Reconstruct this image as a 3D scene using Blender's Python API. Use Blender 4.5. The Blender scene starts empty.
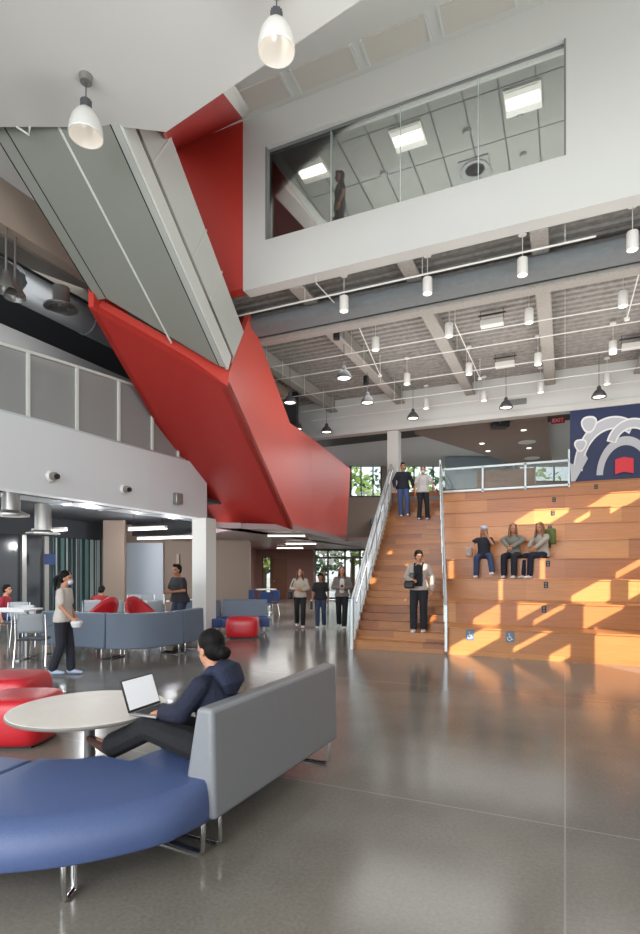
import bpy, bmesh, math, random
from math import sin, cos, pi, radians, sqrt, atan2
from mathutils import Vector, Matrix, Quaternion
random.seed(7)
COL = bpy.context.scene.collection
# ---------------------------------------------------------------- camera model
F = 546.0; PX0 = 320.0; HY = 569.0; EYE = 1.68
YAW = radians(24.17); CA, SA = cos(YAW), sin(YAW)
def cw(xc, d, z):                       # camera-aligned metres -> world
    return Vector((-SA*d + CA*xc, CA*d + SA*xc, z))
def P(px, py, d):
    return cw((px-PX0)/F*d, d, EYE + (HY-py)/F*d)
def PZ(px, py, z):
    return P(px, py, (z-EYE)*F/(HY-py))
def PY(px, py, Y):
    return P(px, py, Y/(CA + SA*(px-PX0)/F))
def PX(px, py, X):
    return P(px, py, X/(-SA + CA*(px-PX0)/F))
def PP(px, py, n, k):                   # plane n.p = k
    a = P(px, py, 0.0); b = P(px, py, 1.0) - a
    t = (k - n.dot(a))/n.dot(b)
    return a + b*t
# ---------------------------------------------------------------- materials
def hexc(h):
    h = h.lstrip('#'); r = [int(h[i:i+2], 16)/255 for i in (0, 2, 4)]
    return tuple(c/12.92 if c <= .04045 else ((c+.055)/1.055)**2.4 for c in r) + (1,)
class NT:
    def __init__(s, name):
        s.m = bpy.data.materials.new(name); s.m.use_nodes = True
        s.t = s.m.node_tree; s.b = s.t.nodes['Principled BSDF']
    def n(s, ty, **kw):
        x = s.t.nodes.new(ty)
        for k, v in kw.items():
            if k.startswith('_'): setattr(x, k[1:], v)
            else: x.inputs[k.replace('__', ' ')].default_value = v
        return x
    def l(s, a, b): s.t.links.new(a, b)
def mat(name, col, rough=.6, metal=0., spec=.5, noise=0., nscale=3., bump=0., bscale=60., emit=None, es=0., coat=0.):
    q = NT(name); c = hexc(col) if isinstance(col, str) else col
    q.b.inputs['Base Color'].default_value = c; q.b.inputs['Roughness'].default_value = rough
    q.b.inputs['Metallic'].default_value = metal; q.b.inputs['Specular IOR Level'].default_value = spec
    q.b.inputs['Coat Weight'].default_value = coat
    tc = q.n('ShaderNodeTexCoord')
    if noise:
        nz = q.n('ShaderNodeTexNoise', Scale=nscale, Detail=4.0); q.l(tc.outputs['Object'], nz.inputs['Vector'])
        mx = q.n('ShaderNodeMix', _data_type='RGBA'); q.l(nz.outputs['Fac'], mx.inputs['Factor'])
        mx.inputs['A'].default_value = tuple(max(0, v*(1-noise)) for v in c[:3])+(1,)
        mx.inputs['B'].default_value = tuple(min(1, v*(1+noise)) for v in c[:3])+(1,)
        q.l(mx.outputs['Result'], q.b.inputs['Base Color'])
    if bump:
        nb = q.n('ShaderNodeTexNoise', Scale=bscale, Detail=3.0); q.l(tc.outputs['Object'], nb.inputs['Vector'])
        bp = q.n('ShaderNodeBump', Strength=bump, Distance=.02); q.l(nb.outputs['Fac'], bp.inputs['Height'])
        q.l(bp.outputs['Normal'], q.b.inputs['Normal'])
    if emit:
        q.b.inputs['Emission Color'].default_value = hexc(emit); q.b.inputs['Emission Strength'].default_value = es
    return q.m
def wood_mat(name, c1, c2, rowh, zoff, plank=1.5, rough=.35):
    q = NT(name); g = q.n('ShaderNodeNewGeometry'); sp = q.n('ShaderNodeSeparateXYZ'); q.l(g.outputs['Position'], sp.inputs[0])
    ad = q.n('ShaderNodeMath', _operation='ADD'); q.l(sp.outputs['Z'], ad.inputs[0]); ad.inputs[1].default_value = zoff
    cb = q.n('ShaderNodeCombineXYZ'); q.l(sp.outputs['X'], cb.inputs['X']); q.l(ad.outputs[0], cb.inputs['Y'])
    br = q.n('ShaderNodeTexBrick', Scale=1.0); q.l(cb.outputs[0], br.inputs['Vector'])
    br.inputs['Mortar Size'].default_value = .003; br.inputs['Brick Width'].default_value = plank; br.inputs['Row Height'].default_value = rowh
    br.inputs['Color1'].default_value = hexc(c1); br.inputs['Color2'].default_value = hexc(c2)
    br.inputs['Mortar'].default_value = tuple(v*.55 for v in hexc(c2)[:3])+(1,); br.offset = .37; br.inputs['Bias'].default_value = -.1
    mp = q.n('ShaderNodeMapping'); q.l(g.outputs['Position'], mp.inputs['Vector']); mp.inputs['Scale'].default_value = (1.2, 14, 22)
    nz = q.n('ShaderNodeTexNoise', Scale=1.6, Detail=5.0); q.l(mp.outputs[0], nz.inputs['Vector'])
    rr = q.n('ShaderNodeMapRange'); q.l(nz.outputs['Fac'], rr.inputs['Value']); rr.inputs['To Min'].default_value = .72; rr.inputs['To Max'].default_value = 1.25
    ml = q.n('ShaderNodeVectorMath', _operation='SCALE'); q.l(br.outputs['Color'], ml.inputs[0]); q.l(rr.outputs[0], ml.inputs['Scale'])
    q.l(ml.outputs[0], q.b.inputs['Base Color']); q.b.inputs['Roughness'].default_value = rough
    return q.m
def floor_mat():
    q = NT('polished concrete'); tc = q.n('ShaderNodeTexCoord')
    n1 = q.n('ShaderNodeTexNoise', Scale=.55, Detail=5.0); q.l(tc.outputs['Object'], n1.inputs['Vector'])
    n2 = q.n('ShaderNodeTexNoise', Scale=45.0, Detail=3.0); q.l(tc.outputs['Object'], n2.inputs['Vector'])
    r = q.n('ShaderNodeValToRGB'); q.l(n1.outputs['Fac'], r.inputs[0])
    r.color_ramp.elements[0].position = .3; r.color_ramp.elements[0].color = hexc('#615c54')
    r.color_ramp.elements[1].position = .72; r.color_ramp.elements[1].color = hexc('#827d74')
    rr = q.n('ShaderNodeMapRange'); q.l(n2.outputs['Fac'], rr.inputs['Value']); rr.inputs['To Min'].default_value = .72; rr.inputs['To Max'].default_value = 1.28
    ml = q.n('ShaderNodeVectorMath', _operation='SCALE'); q.l(r.outputs[0], ml.inputs[0]); q.l(rr.outputs[0], ml.inputs['Scale'])
    # saw-cut control joints
    br = q.n('ShaderNodeTexBrick', Scale=1.0); q.l(tc.outputs['Object'], br.inputs['Vector'])
    br.inputs['Mortar Size'].default_value = .006; br.inputs['Brick Width'].default_value = 4.6; br.inputs['Row Height'].default_value = 3.9; br.offset = 0
    mx = q.n('ShaderNodeMix', _data_type='RGBA'); q.l(br.outputs['Fac'], mx.inputs['Factor']); q.l(ml.outputs[0], mx.inputs['A'])
    mx.inputs['B'].default_value = hexc('#8a8680'); q.l(mx.outputs['Result'], q.b.inputs['Base Color'])
    r2 = q.n('ShaderNodeMapRange'); q.l(n1.outputs['Fac'], r2.inputs['Value']); r2.inputs['To Min'].default_value = .10; r2.inputs['To Max'].default_value = .24
    q.l(r2.outputs[0], q.b.inputs['Roughness']); q.b.inputs['Specular IOR Level'].default_value = .5; q.b.inputs['IOR'].default_value = 1.48
    bp = q.n('ShaderNodeBump', Strength=.05, Distance=.01); n3 = q.n('ShaderNodeTexNoise', Scale=2.5, Detail=2.0)
    q.l(tc.outputs['Object'], n3.inputs['Vector']); q.l(n3.outputs['Fac'], bp.inputs['Height']); q.l(bp.outputs['Normal'], q.b.inputs['Normal'])
    return q.m
def glass_mat(name, col, rough=.02, alpha=.15):
    q = NT(name); out = q.t.nodes['Material Output']
    tr = q.n('ShaderNodeBsdfTransparent'); tr.inputs[0].default_value = hexc(col)
    gl = q.n('ShaderNodeBsdfGlossy', Roughness=rough); gl.inputs[0].default_value = (1, 1, 1, 1)
    mx = q.n('ShaderNodeMixShader'); fr = q.n('ShaderNodeFresnel', IOR=1.45)
    ma = q.n('ShaderNodeMath', _operation='ADD'); q.l(fr.outputs[0], ma.inputs[0]); ma.inputs[1].default_value = alpha
    q.l(ma.outputs[0], mx.inputs[0]); q.l(tr.outputs[0], mx.inputs[1]); q.l(gl.outputs[0], mx.inputs[2]); q.l(mx.outputs[0], out.inputs['Surface'])
    return q.m
def mesh_mat(name, col, op=.6):         # perforated metal / frosted infill: partly see-through
    q = NT(name); out = q.t.nodes['Material Output']; q.b.inputs['Base Color'].default_value = hexc(col); q.b.inputs['Roughness'].default_value = .5
    tr = q.n('ShaderNodeBsdfTransparent'); mx = q.n('ShaderNodeMixShader'); mx.inputs[0].default_value = op
    q.l(tr.outputs[0], mx.inputs[1]); q.l(q.b.outputs[0], mx.inputs[2]); q.l(mx.outputs[0], out.inputs['Surface'])
    return q.m
def stripe_mat():
    q = NT('striped glass film'); g = q.n('ShaderNodeTexCoord')
    wv = q.n('ShaderNodeTexNoise', Scale=9.0, Detail=1.0); wv.noise_dimensions = '1D'
    sp = q.n('ShaderNodeSeparateXYZ'); q.l(g.outputs['Object'], sp.inputs[0]); q.l(sp.outputs['X'], wv.inputs['W'])
    r = q.n('ShaderNodeValToRGB'); q.l(wv.outputs['Fac'], r.inputs[0]); r.color_ramp.interpolation = 'CONSTANT'
    e = r.color_ramp.elements; e[0].position = 0; e[0].color = hexc('#1c2428'); e[1].position = .42; e[1].color = hexc('#7f8c88')
    for p_, c_ in ((.47, '#27302f'), (.52, '#9fb0aa'), (.56, '#3c4a4a'), (.61, '#6c6f72'), (.66, '#202a2c')):
        x = e.new(p_); x.color = hexc(c_)
    q.l(r.outputs[0], q.b.inputs['Base Color']); q.b.inputs['Roughness'].default_value = .15
    return q.m
M = dict(
 white=mat('white painted plaster', '#cbcbc7', .7, noise=.02, nscale=.8),
 ceil=mat('white ceiling paint', '#c4bfb6', .8),
 pale=mat('pale sage grey panel', '#a9ada6', .45, noise=.03),
 stairgrey=mat('grey green underside paint', '#858880', .6, noise=.04, nscale=.6),
 light=mat('light trim paint', '#cdd0cb', .5),
 cut=mat('black joint', '#191a19', .9),
 red=mat('red paint', '#bf3a30', .45, noise=.04, nscale=.4), red2=mat('deep and shaded red paint', '#a82a24', .5),  # deep red also carries the shade of the stair undersides in its colour
 redl=mat('red upholstery leather', '#b71c26', .33, noise=.05, bump=.1, bscale=40),
 conc=floor_mat(),
 wood=wood_mat('maple bleacher panels', '#a5683a', '#c98c50', .46, -.095, 2.1),
 woods=wood_mat('maple stair planks', '#8a5430', '#b0763f', .1533, -.085, 1.1),
 spray=mat('sprayed fireproofing grey', '#908c87', .95, noise=.45, nscale=9, bump=1.0, bscale=16),
 sprayl=mat('sprayed light grey beam', '#98948e', .95, noise=.2, nscale=18, bump=.8, bscale=30),
 duct=mat('dark wrapped duct', '#707577', .85, noise=.15, nscale=8, bump=.6, bscale=30),
 galv=mat('galvanised duct metal', '#75797c', .4, .6, noise=.1),
 dark=mat('dark ceiling paint', '#3a3c40', .8), black=mat('black paint', '#101114', .5),
 greyp=mat('mid grey paint', '#7b7c7c', .7), taupe=mat('taupe wall paint', '#8f7e72', .75), beige=mat('beige wall paint', '#a8988a', .75), pink=mat('mauve brown wall', '#875f55', .7),
 board=mat('pale blue white board', '#b4bcc8', .3), slate=mat('slate upholstery', '#5d6979', .5, noise=.06, nscale=30, bump=.15, bscale=200),
 greyl=mat('grey leather', '#7b7d80', .42, noise=.05, nscale=30, bump=.2, bscale=160),
 blue=mat('blue upholstery', '#43537a', .45, noise=.08, nscale=40, bump=.2, bscale=180), blued=mat('deep blue upholstery', '#33497c', .5),
 steel=mat('brushed steel', '#b9bcbf', .28, .9), chrome=mat('chrome', '#dfe1e3', .12, 1.), rail=mat('galvanised railing paint', '#b9c3c6', .35, .5),
 table=mat('pale ash laminate', '#cbc5bb', .45, noise=.08, nscale=6), tedge=mat('table edge band', '#6f6a64', .5),
 plast=mat('grey chair plastic', '#8a9094', .5), dplast=mat('charcoal chair fabric', '#3d4148', .8),
 door=mat('brown wood door', '#6b3d1d', .5, noise=.1), wlamp=mat('white lamp metal', '#dad8d2', .4), glow=mat('lit diffuser', '#ffffff', .5, emit='#fff4e4', es=4.5),
 glows=mat('soft lit lens', '#ffffff', .5, emit='#fff2dd', es=2.0), alu=mat('satin aluminium', '#9b9a97', .32, .8), greylamp=mat('dark grey enamel', '#57585a', .4, .3),
 frost=mat('frosted white glass shade', '#cfcfca', .2, .1), navy=mat('navy mural paint', '#17264f', .55), mgrey=mat('pale grey mural paint', '#b9bcc2', .55), mwhite=mat('white mural paint', '#e6e6e6', .55), mred=mat('bright red mural paint', '#d42a38', .55),
 glass=glass_mat('clear tinted glazing', '#dddfdd', .03, .04), gglass=glass_mat('green edged glass', '#c9dbd4', .05, .06), edge=mat('green white glass edge', '#c3d6cf', .3),
 meshp=mesh_mat('perforated metal infill', '#9a9c9b', .8), infill=mesh_mat('wire mesh infill', '#9fb0b6', .35), tile=mat('acoustic ceiling tile', '#838480', .85, noise=.05, nscale=6), grid=mat('dark ceiling grid', '#3e423f', .7),
 stripe=stripe_mat(), dglass=mat('dark reflective glazing', '#252c33', .12), leaf=mat('green foliage', '#5f7a34', .7, noise=.4, nscale=6), leafd=mat('dark green foliage', '#2f4a22', .8, noise=.3), bark=mat('brown bark', '#4d3b2a', .9), stone=mat('pale outdoor paving', '#b3b0a8', .9),
 sign=mat('blue sign plate', '#5c6f86', .5), frame=mat('dark bronze window frame', '#3a3633', .5), skin=mat('warm skin', '#b37f63', .55), skind=mat('tan skin', '#94614a', .55), hair=mat('black brown hair', '#0c0908', .7, spec=.2, noise=.4, nscale=60), hairb=mat('light brown hair', '#7c5738', .5, noise=.3, nscale=60), hairr=mat('auburn brown hair', '#4a2a1e', .5, noise=.3, nscale=60),
 eye=mat('dark eye', '#1a1413', .3), lip=mat('lip', '#8f4a42', .5),
)
def cloth(name, c): return mat(name, c, .85, noise=.12, nscale=25, bump=.3, bscale=50)
# ---------------------------------------------------------------- mesh builder
class MB:
    def __init__(s): s.v = []; s.f = []; s.mi = []; s.cur = 0
    def add(s, vs, fs):
        o = len(s.v); s.v += [Vector(v) for v in vs]; s.f += [tuple(i+o for i in f) for f in fs]; s.mi += [s.cur]*len(fs); return s
    def box(s, c, d, rz=0., M4=None):
        x, y, z = d[0]/2, d[1]/2, d[2]/2; vs = []
        for a in (-x, x):
            for b in (-y, y):
                for e in (-z, z):
                    q = Vector((a*cos(rz)-b*sin(rz)+c[0], a*sin(rz)+b*cos(rz)+c[1], e+c[2])); vs.append(M4 @ q if M4 else q)
        return s.add(vs, [(0,1,3,2),(4,6,7,5),(0,4,5,1),(2,3,7,6),(0,2,6,4),(1,5,7,3)])
    def ext(s, pts, off):               # extrude a polygon by a vector
        n = len(pts); off = Vector(off); a = [Vector(p) for p in pts]; b = [p+off for p in a]
        return s.add(a+b, [tuple(range(n-1, -1, -1)), tuple(range(n, 2*n))]+[(i, (i+1)%n, n+(i+1)%n, n+i) for i in range(n)])
    def prism(s, pts2, z0, z1): return s.ext([(p[0], p[1], z0) for p in pts2], (0, 0, z1-z0))
    def beam(s, a, b, w, h, up=(0, 0, 1)):
        a = Vector(a); b = Vector(b); t = (b-a).normalized(); u = Vector(up); sd = t.cross(u)
        if sd.length < 1e-4: sd = t.cross(Vector((1, 0, 0)))
        sd.normalize(); u = sd.cross(t).normalized()
        q = [a+sd*x+u*y for x, y in ((-w/2, -h/2), (w/2, -h/2), (w/2, h/2), (-w/2, h/2))]
        return s.ext(q, b-a)
    def tube(s, pts, r, n=8, r1=None, cap=True):
        pts = [Vector(p) for p in pts]; N = len(pts); rs = r if isinstance(r, (list, tuple)) else [r if r1 is None else r+(r1-r)*i/(N-1) for i in range(N)]
        vs = []; ref = None
        for i, p in enumerate(pts):
            t = (pts[min(i+1, N-1)]-pts[max(i-1, 0)]).normalized()
            if ref is None: ref = t.orthogonal().normalized()
            ref = (ref - t*ref.dot(t))
            if ref.length < 1e-5: ref = t.orthogonal()
            ref.normalize(); b = t.cross(ref)
            for k in range(n):
                a = 2*pi*k/n; vs.append(p+(ref*cos(a)+b*sin(a))*rs[i])
        fs = [(i*n+k, i*n+(k+1)%n, (i+1)*n+(k+1)%n, (i+1)*n+k) for i in range(N-1) for k in range(n)]
        if cap: fs += [tuple(range(n-1, -1, -1)), tuple((N-1)*n+k for k in range(n))]
        return s.add(vs, fs)
    def lathe(s, prof, c=(0, 0, 0), n=24, M4=None):
        vs = []
        for r, z in prof:
            for k in range(n):
                a = 2*pi*k/n; q = Vector((r*cos(a), r*sin(a), z)); q = (M4 @ q) if M4 else q; vs.append(q+Vector(c))
        fs = [(i*n+k, i*n+(k+1)%n, (i+1)*n+(k+1)%n, (i+1)*n+k) for i in range(len(prof)-1) for k in range(n)]
        if prof[0][0] > 1e-4: fs.append(tuple(range(n-1, -1, -1)))
        if prof[-1][0] > 1e-4: fs.append(tuple((len(prof)-1)*n+k for k in range(n)))
        return s.add(vs, fs)
    def shell(s, prof, c=(0, 0, 0), n=24):   # open lathe, no caps
        vs = [Vector((r*cos(2*pi*k/n), r*sin(2*pi*k/n), z))+Vector(c) for r, z in prof for k in range(n)]
        return s.add(vs, [(i*n+k, i*n+(k+1)%n, (i+1)*n+(k+1)%n, (i+1)*n+k) for i in range(len(prof)-1) for k in range(n)])
    def ell(s, c, r, rot=None, n=12, m=8):
        R = rot.to_matrix() if isinstance(rot, Quaternion) else (rot or Matrix.Identity(3)); vs = [Vector(c)+R@Vector((0, 0, -r[2]))]
        for i in range(1, m):
            ph = -pi/2+pi*i/m
            for k in range(n):
                a = 2*pi*k/n; vs.append(Vector(c)+R@Vector((r[0]*cos(ph)*cos(a), r[1]*cos(ph)*sin(a), r[2]*sin(ph))))
        vs.append(Vector(c)+R@Vector((0, 0, r[2]))); L = len(vs)-1
        fs = [(0, 1+(k+1)%n, 1+k) for k in range(n)]+[(1+i*n+k, 1+i*n+(k+1)%n, 1+(i+1)*n+(k+1)%n, 1+(i+1)*n+k) for i in range(m-2) for k in range(n)]
        fs += [(L, 1+(m-2)*n+k, 1+(m-2)*n+(k+1)%n) for k in range(n)]
        return s.add(vs, fs)
    def cap(s, a, ra, b, rb, n=10):
        a = Vector(a); b = Vector(b); s.tube([a, b], [ra, rb], n)
        s.ell(a, (ra,)*3, n=n, m=6); s.ell(b, (rb,)*3, n=n, m=6); return s
    def loft(s, secs, side, n=16):      # secs: (centre, half width, half depth); side = width axis
        side = Vector(side).normalized(); vs = []; N = len(secs); cs = [Vector(q[0]) for q in secs]
        for i, (c, a, b) in enumerate(secs):
            t = (cs[min(i+1, N-1)]-cs[max(i-1, 0)]).normalized(); fr = t.cross(side).normalized(); sd = (side-t*side.dot(t)).normalized()
            for k in range(n):
                w = 2*pi*k/n; vs.append(cs[i]+sd*a*cos(w)+fr*b*sin(w))
        fs = [(i*n+k, i*n+(k+1)%n, (i+1)*n+(k+1)%n, (i+1)*n+k) for i in range(N-1) for k in range(n)]+[tuple(range(n-1, -1, -1)), tuple((N-1)*n+k for k in range(n))]
        return s.add(vs, fs)
    def build(s, name, m, parent=None, smooth=False, bevel=0., seg=2, loc=None, local=False, sub=0):
        me = bpy.data.meshes.new(name); off = Vector((0, 0, 0))
        vs = s.v
        if parent is not None and not local:    # geometry given in world space under a placed parent
            I = parent_world(parent).inverted(); vs = [I @ v for v in vs]
        elif parent is None and not local and loc is None:
            xs = [v.x for v in vs]; ys = [v.y for v in vs]; zs = [v.z for v in vs]
            off = Vector(((min(xs)+max(xs))/2, (min(ys)+max(ys))/2, min(zs))); vs = [v-off for v in vs]
        me.from_pydata([tuple(v) for v in vs], [], s.f); me.validate()
        bm = bmesh.new(); bm.from_mesh(me); bmesh.ops.recalc_face_normals(bm, faces=bm.faces)
        bm.to_mesh(me); bm.free()
        for x in (m if isinstance(m, (list, tuple)) else [m]): me.materials.append(x)
        if isinstance(m, (list, tuple)):
            for p, i in zip(me.polygons, s.mi): p.material_index = i
        if smooth:
            for p in me.polygons: p.use_smooth = True
        o = bpy.data.objects.new(name, me); COL.objects.link(o); o.location = loc if loc is not None else off
        if parent is not None: o.parent = parent
        if bevel:
            b = o.modifiers.new('bevel', 'BEVEL'); b.width = bevel; b.segments = seg; b.limit_method = 'ANGLE'; b.angle_limit = radians(35)
            for p in me.polygons: p.use_smooth = True
            try: me.set_sharp_from_angle(angle=radians(50))
            except Exception: pass
        elif smooth:
            try: me.set_sharp_from_angle(angle=radians(45))
            except Exception: pass
        if sub:
            u = o.modifiers.new('sub', 'SUBSURF'); u.levels = sub; u.render_levels = sub
        return o
def parent_world(o):
    m = Matrix.LocRotScale(o.location, o.rotation_euler, o.scale)
    return parent_world(o.parent) @ m if o.parent else m
def tag(o, label, cat, group=None, kind=None):
    if label: o['label'] = label
    if cat: o['category'] = cat
    if group: o['group'] = group
    if kind: o['kind'] = kind
    return o
def struct(name, mb, m, parent=None, label=None, **kw):
    o = mb.build(name, m, parent, **kw)
    if parent is None:
        o['kind'] = 'structure'; o['label'] = label or name.replace('_', ' '); o['category'] = name.split('_')[0]
    return o
def thing(name, label, cat, loc=(0, 0, 0), rz=0., group=None):
    o = bpy.data.objects.new(name, None); COL.objects.link(o); o.location = loc; o.rotation_euler = (0, 0, rz); o.empty_display_size = .1
    return tag(o, label, cat, group)
def copy_tree(o, parent=None):
    c = o.copy(); COL.objects.link(c); c.parent = parent
    for ch in list(KIDS.get(o.name, o.children)): copy_tree(ch, c)
    return c
KIDS = {}
# ================================================================ SETTING
Y0 = 10.85; TH = [0, .54]+[.54+.46*i for i in range(1, 9)]; TT = .84; TOP = TH[9]; YB = Y0+8*TT
BY0, BY1 = 9.5, 9.8; CEIL = 7.55; SOF = 2.78; ROOF = 10.8
ANG = radians(13.4); ud = cw(sin(ANG), cos(ANG), 0); nd = cw(cos(ANG), -sin(ANG), 0)      # run direction, right-hand normal
ud.z = nd.z = 0
A = PZ(292.7, 530, SOF); K = nd.dot(A)
S = lambda px, py, off=0.: PP(px, py, nd, K+off)
C = S(227.5, 386)
along = (A-C); slope = along.z/along.dot(ud)
nu = nd.cross(Vector((ud.x, ud.y, slope))).normalized(); KU = nu.dot(A)
if nu.z > 0: nu = -nu; KU = nu.dot(A)
U = lambda px, py, off=0.: PP(px, py, nu, KU-off)      # off: upwards distance from the red underside
WC = U(70, 127, .22).z-.03
print('WC', WC)
xy = lambda v: (v.x, v.y)
b = MB(); b.box((1, 8, -.1), (60, 60, .2)); struct('floor', b, M['conc'], label='polished grey brown concrete floor', loc=(0, 0, 0))
b = MB(); b.box((0, 62, -.12), (120, 50, .2)); tag(b.build('outdoor_paving', M['stone']), 'pale paving seen outside through the entrance glass', 'paving', kind='structure')
# -- upper storey wall with the long internal window
XL = PY(243, 200, BY0).x; XW0 = PY(265, 200, BY0).x; XW1 = PY(566, 100, BY0).x
ZB = PY(443, 242, BY0).z; ZS = (PY(265, 240, BY0).z+PY(566, 155, BY0).z)/2; ZT = (PY(265, 147, BY0).z+PY(566, 37, BY0).z)/2
ZR = PY(245, 118, BY0).z; XR = 9.0
b = MB(); yc = (BY0+BY1)/2; th = BY1-BY0
def wbox(b, x0, x1, y0, y1, z0, z1): b.box(((x0+x1)/2, (y0+y1)/2, (z0+z1)/2), (abs(x1-x0), abs(y1-y0), abs(z1-z0)))
wbox(b, XL, XW0, BY0, BY1, ZB, ZR); wbox(b, XW1, XR, BY0, BY1, ZB, ZR); wbox(b, XW0, XW1, BY0, BY1, ZB, ZS); wbox(b, XW0, XW1, BY0, BY1, ZT, ZR)
struct('wall_upper', b, M['white'], label='white upper storey wall with the long internal window')
w1 = thing('window_1', 'long internal window high in the white upper wall', 'window', (XW0, yc, ZS)); w1['kind'] = 'structure'
b = MB(); wbox(b, XW0, XW1, BY0+.14, BY0+.16, ZS, ZT); b.build('glass_pane', M['glass'], w1)
b = MB()
for px in (XW0+.015, XW1-.015): wbox(b, px-.015, px+.015, BY0+.01, BY0+.14, ZS, ZT)
wbox(b, XW0, XW1, BY0+.1, BY0+.14, ZT-.03, ZT); wbox(b, XW0, XW1, BY0+.1, BY0+.14, ZS, ZS+.02); b.build('window_frame', M['greyp'], w1)
b = MB()
for k in range(1, 4):
    x = XW0+(XW1-XW0)*k/4; wbox(b, x-.003, x+.003, BY0+.13, BY0+.17, ZS, ZT)
b.build('glass_joint', M['edge'], w1)
# room behind that window
rc = ZT+.06; b = MB(); wbox(b, XL, XR, BY1, 19, rc, rc+.08); struct('ceiling_office', b, M['tile'], label='grey tiled ceiling of the room behind the internal window')
b = MB()
x = -9.0
while x < 6:
    wbox(b, x-.012, x+.012, BY1, 18.9, rc-.012, rc-.001); x += .61
y = BY1+.3
while y < 18.8:
    wbox(b, XL, 6, y-.006, y+.006, rc-.01, rc-.001); y += 1.22
struct('trim_ceiling_grid', b, M['grid'], label='thin dark ceiling grid behind the internal window')
b = MB(); wbox(b, XL, XR, BY1, 19, ZB+.55, ZB+.75); struct('floor_upper', b, M['greyp'], label='upper storey floor slab behind the internal window')
b = MB(); wbox(b, XL, XR, 18.9, 19.1, ZB+.75, rc); struct('wall_office', b, M['beige'], label='beige back wall of the room behind the internal window')
b = MB(); wbox(b, -15, XL, BY1, 19, rc+.1, rc+.2); struct('ceiling_office_left', b, mat('brown exposed ceiling', '#4a4340', .8), label='dark exposed ceiling left of the internal window room')
b = MB(); wbox(b, -15.2, -15, BY1, 19, ZB+.75, rc+.2); struct('wall_office_left', b, M['taupe'], label='taupe end wall left of the internal window room')
b = MB(); wbox(b, -15, XL, BY1-.2, BY1, ZB+.75, rc+.2); struct('wall_office_front', b, M['taupe'], label='taupe wall left of the internal window room')
# slanted white beam + darker zone at left of office
b = MB(); a0 = PZ(268, 172, rc-.15); a1 = PZ(322, 232, rc-.15); b.beam(a0, a1+(a1-a0)*1.0, .35, .3); struct('trim_office_beam', b, M['white'], label='white bulkhead beam crossing the ceiling behind the internal window')
# -- roof ceiling, white soffit and recessed panels
b = MB(); b.prism([(-16, -9), (XR, -9), (XR, BY0), (-16, BY0)], ROOF, ROOF+.2); struct('ceiling_roof', b, M['white'], label='high white ceiling above the atrium')
pn = []
for a, c in ((230.6, 280.3), (289.7, 350), (360.5, 425), (438, 513.8), (528, 600)):
    p0 = PZ(a, 569-(a+896)*.4215, ROOF-.001); p1 = PZ(c, 569-(c+896)*.4215, ROOF-.001); pn.append((p0.x, p1.x, p0.y))
for i, (xa, xb, yy) in enumerate(pn):
    t = thing('ceiling_panel', ['acoustic panel in the white ceiling next to the red wall', 'second acoustic panel from the red wall in the white ceiling', 'third acoustic panel from the red wall in the white ceiling', 'fourth acoustic panel from the red wall in the white ceiling', 'rightmost acoustic panel in the white ceiling, cut by the frame'][i], 'ceiling panel', ((xa+xb)/2, (yy+BY0)/2, ROOF), group='acoustic panels in the white ceiling')
    b = MB(); wbox(b, xa, xb, yy, BY0-.15, ROOF-.03, ROOF); b.build('panel', M['ceil'], t)
    b = MB()
    for x in (xa, xb): wbox(b, x-.02, x+.02, yy-.01, BY0-.14, ROOF-.05, ROOF)
    b.build('edge_strip', M['light'], t)
E = [PZ(-60, 127, WC), PZ(122, 127, WC), PZ(166, 132, WC), PZ(223, 93, WC), PZ(361, 0, WC)]
E.append(E[4]+(E[4]-E[3])*1.2)
b = MB(); b.prism([xy(p) for p in E]+[(E[5].x, -9), (-16, -9), (-16, E[0].y)], WC, WC+.5); struct('ceiling_soffit', b, M['white'], label='low white soffit with an angled edge above the lounge')
# -- right, back, left shell
b = MB(); wx0, wx1 = XR, XR+.03  # unseen wall; openings cut to throw sun patches on bleachers and stairs
OPEN = [(-3.2, -1.97, 6.75, 7.12), (-1.95, -1.24, 7.0, 7.42), (-1.7, -.76, 6.33, 6.44), (-.91, -.44, 5.7, 5.95), (.03, 1.0, 4.84, 5.9), (-.85, -.09, 6.86, 7.25), (-.47, .29, 6.58, 6.7),
 (.67, 1.55, 5.97, 6.5), (-.58, -.44, 7.4, 7.95), (1.25, 2.19, 6.2, 6.72), (2.57, 3.4, 6.0, 6.45), (-1.33, -1.14, 8.6, 9.15), (1.28, 1.45, 7.3, 7.95), (3.2, 3.95, 6.5, 6.66), (2.87, 4.6, 8.8, 9.45), (4.74, 5.25, 8.35, 8.5), (5.8, 7.64, 8.1, 8.72), (7.1, 8.0, 8.76, 9.15),
 (-2.42, -2.2, 9.6, 9.85), (-2.6, -2.4, 10.4, 10.62), (-4.02, -3.8, 9.75, 9.97), (-3.8, -3.62, 9.36, 9.57), (-3.66, -3.48, 9.0, 9.2), (-3.5, -3.3, 8.6, 8.8), (-3.1, -2.9, 7.85, 8.03)]
for i_ in range(17):
    x_ = -1.2+i_*.15; t_ = (XR-x_)/.62; OPEN.append((10.74-.785*t_-.1, 10.74-.785*t_+.1, .39*t_-.03, .39*t_+.025))  # stepped slits added to throw a sun strip on the floor
ysx = sorted({-9, 19} | {v for o in OPEN for v in o[:2]})
for ya, yb_ in zip(ysx, ysx[1:]):
    mid_ = (ya+yb_)/2; hs = sorted([(o[2], o[3]) for o in OPEN if o[0] < mid_ < o[1]]); z = 0
    for h0, h1 in hs:
        if h0 > z: wbox(b, wx0, wx1, ya, yb_, z, h0)
        z = max(z, h1)
    wbox(b, wx0, wx1, ya, yb_, z, ROOF+.2)
struct('wall_right_gobo', b, M['white'], label='unseen white wall at the right with openings shaped to cast the sun patches')
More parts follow.
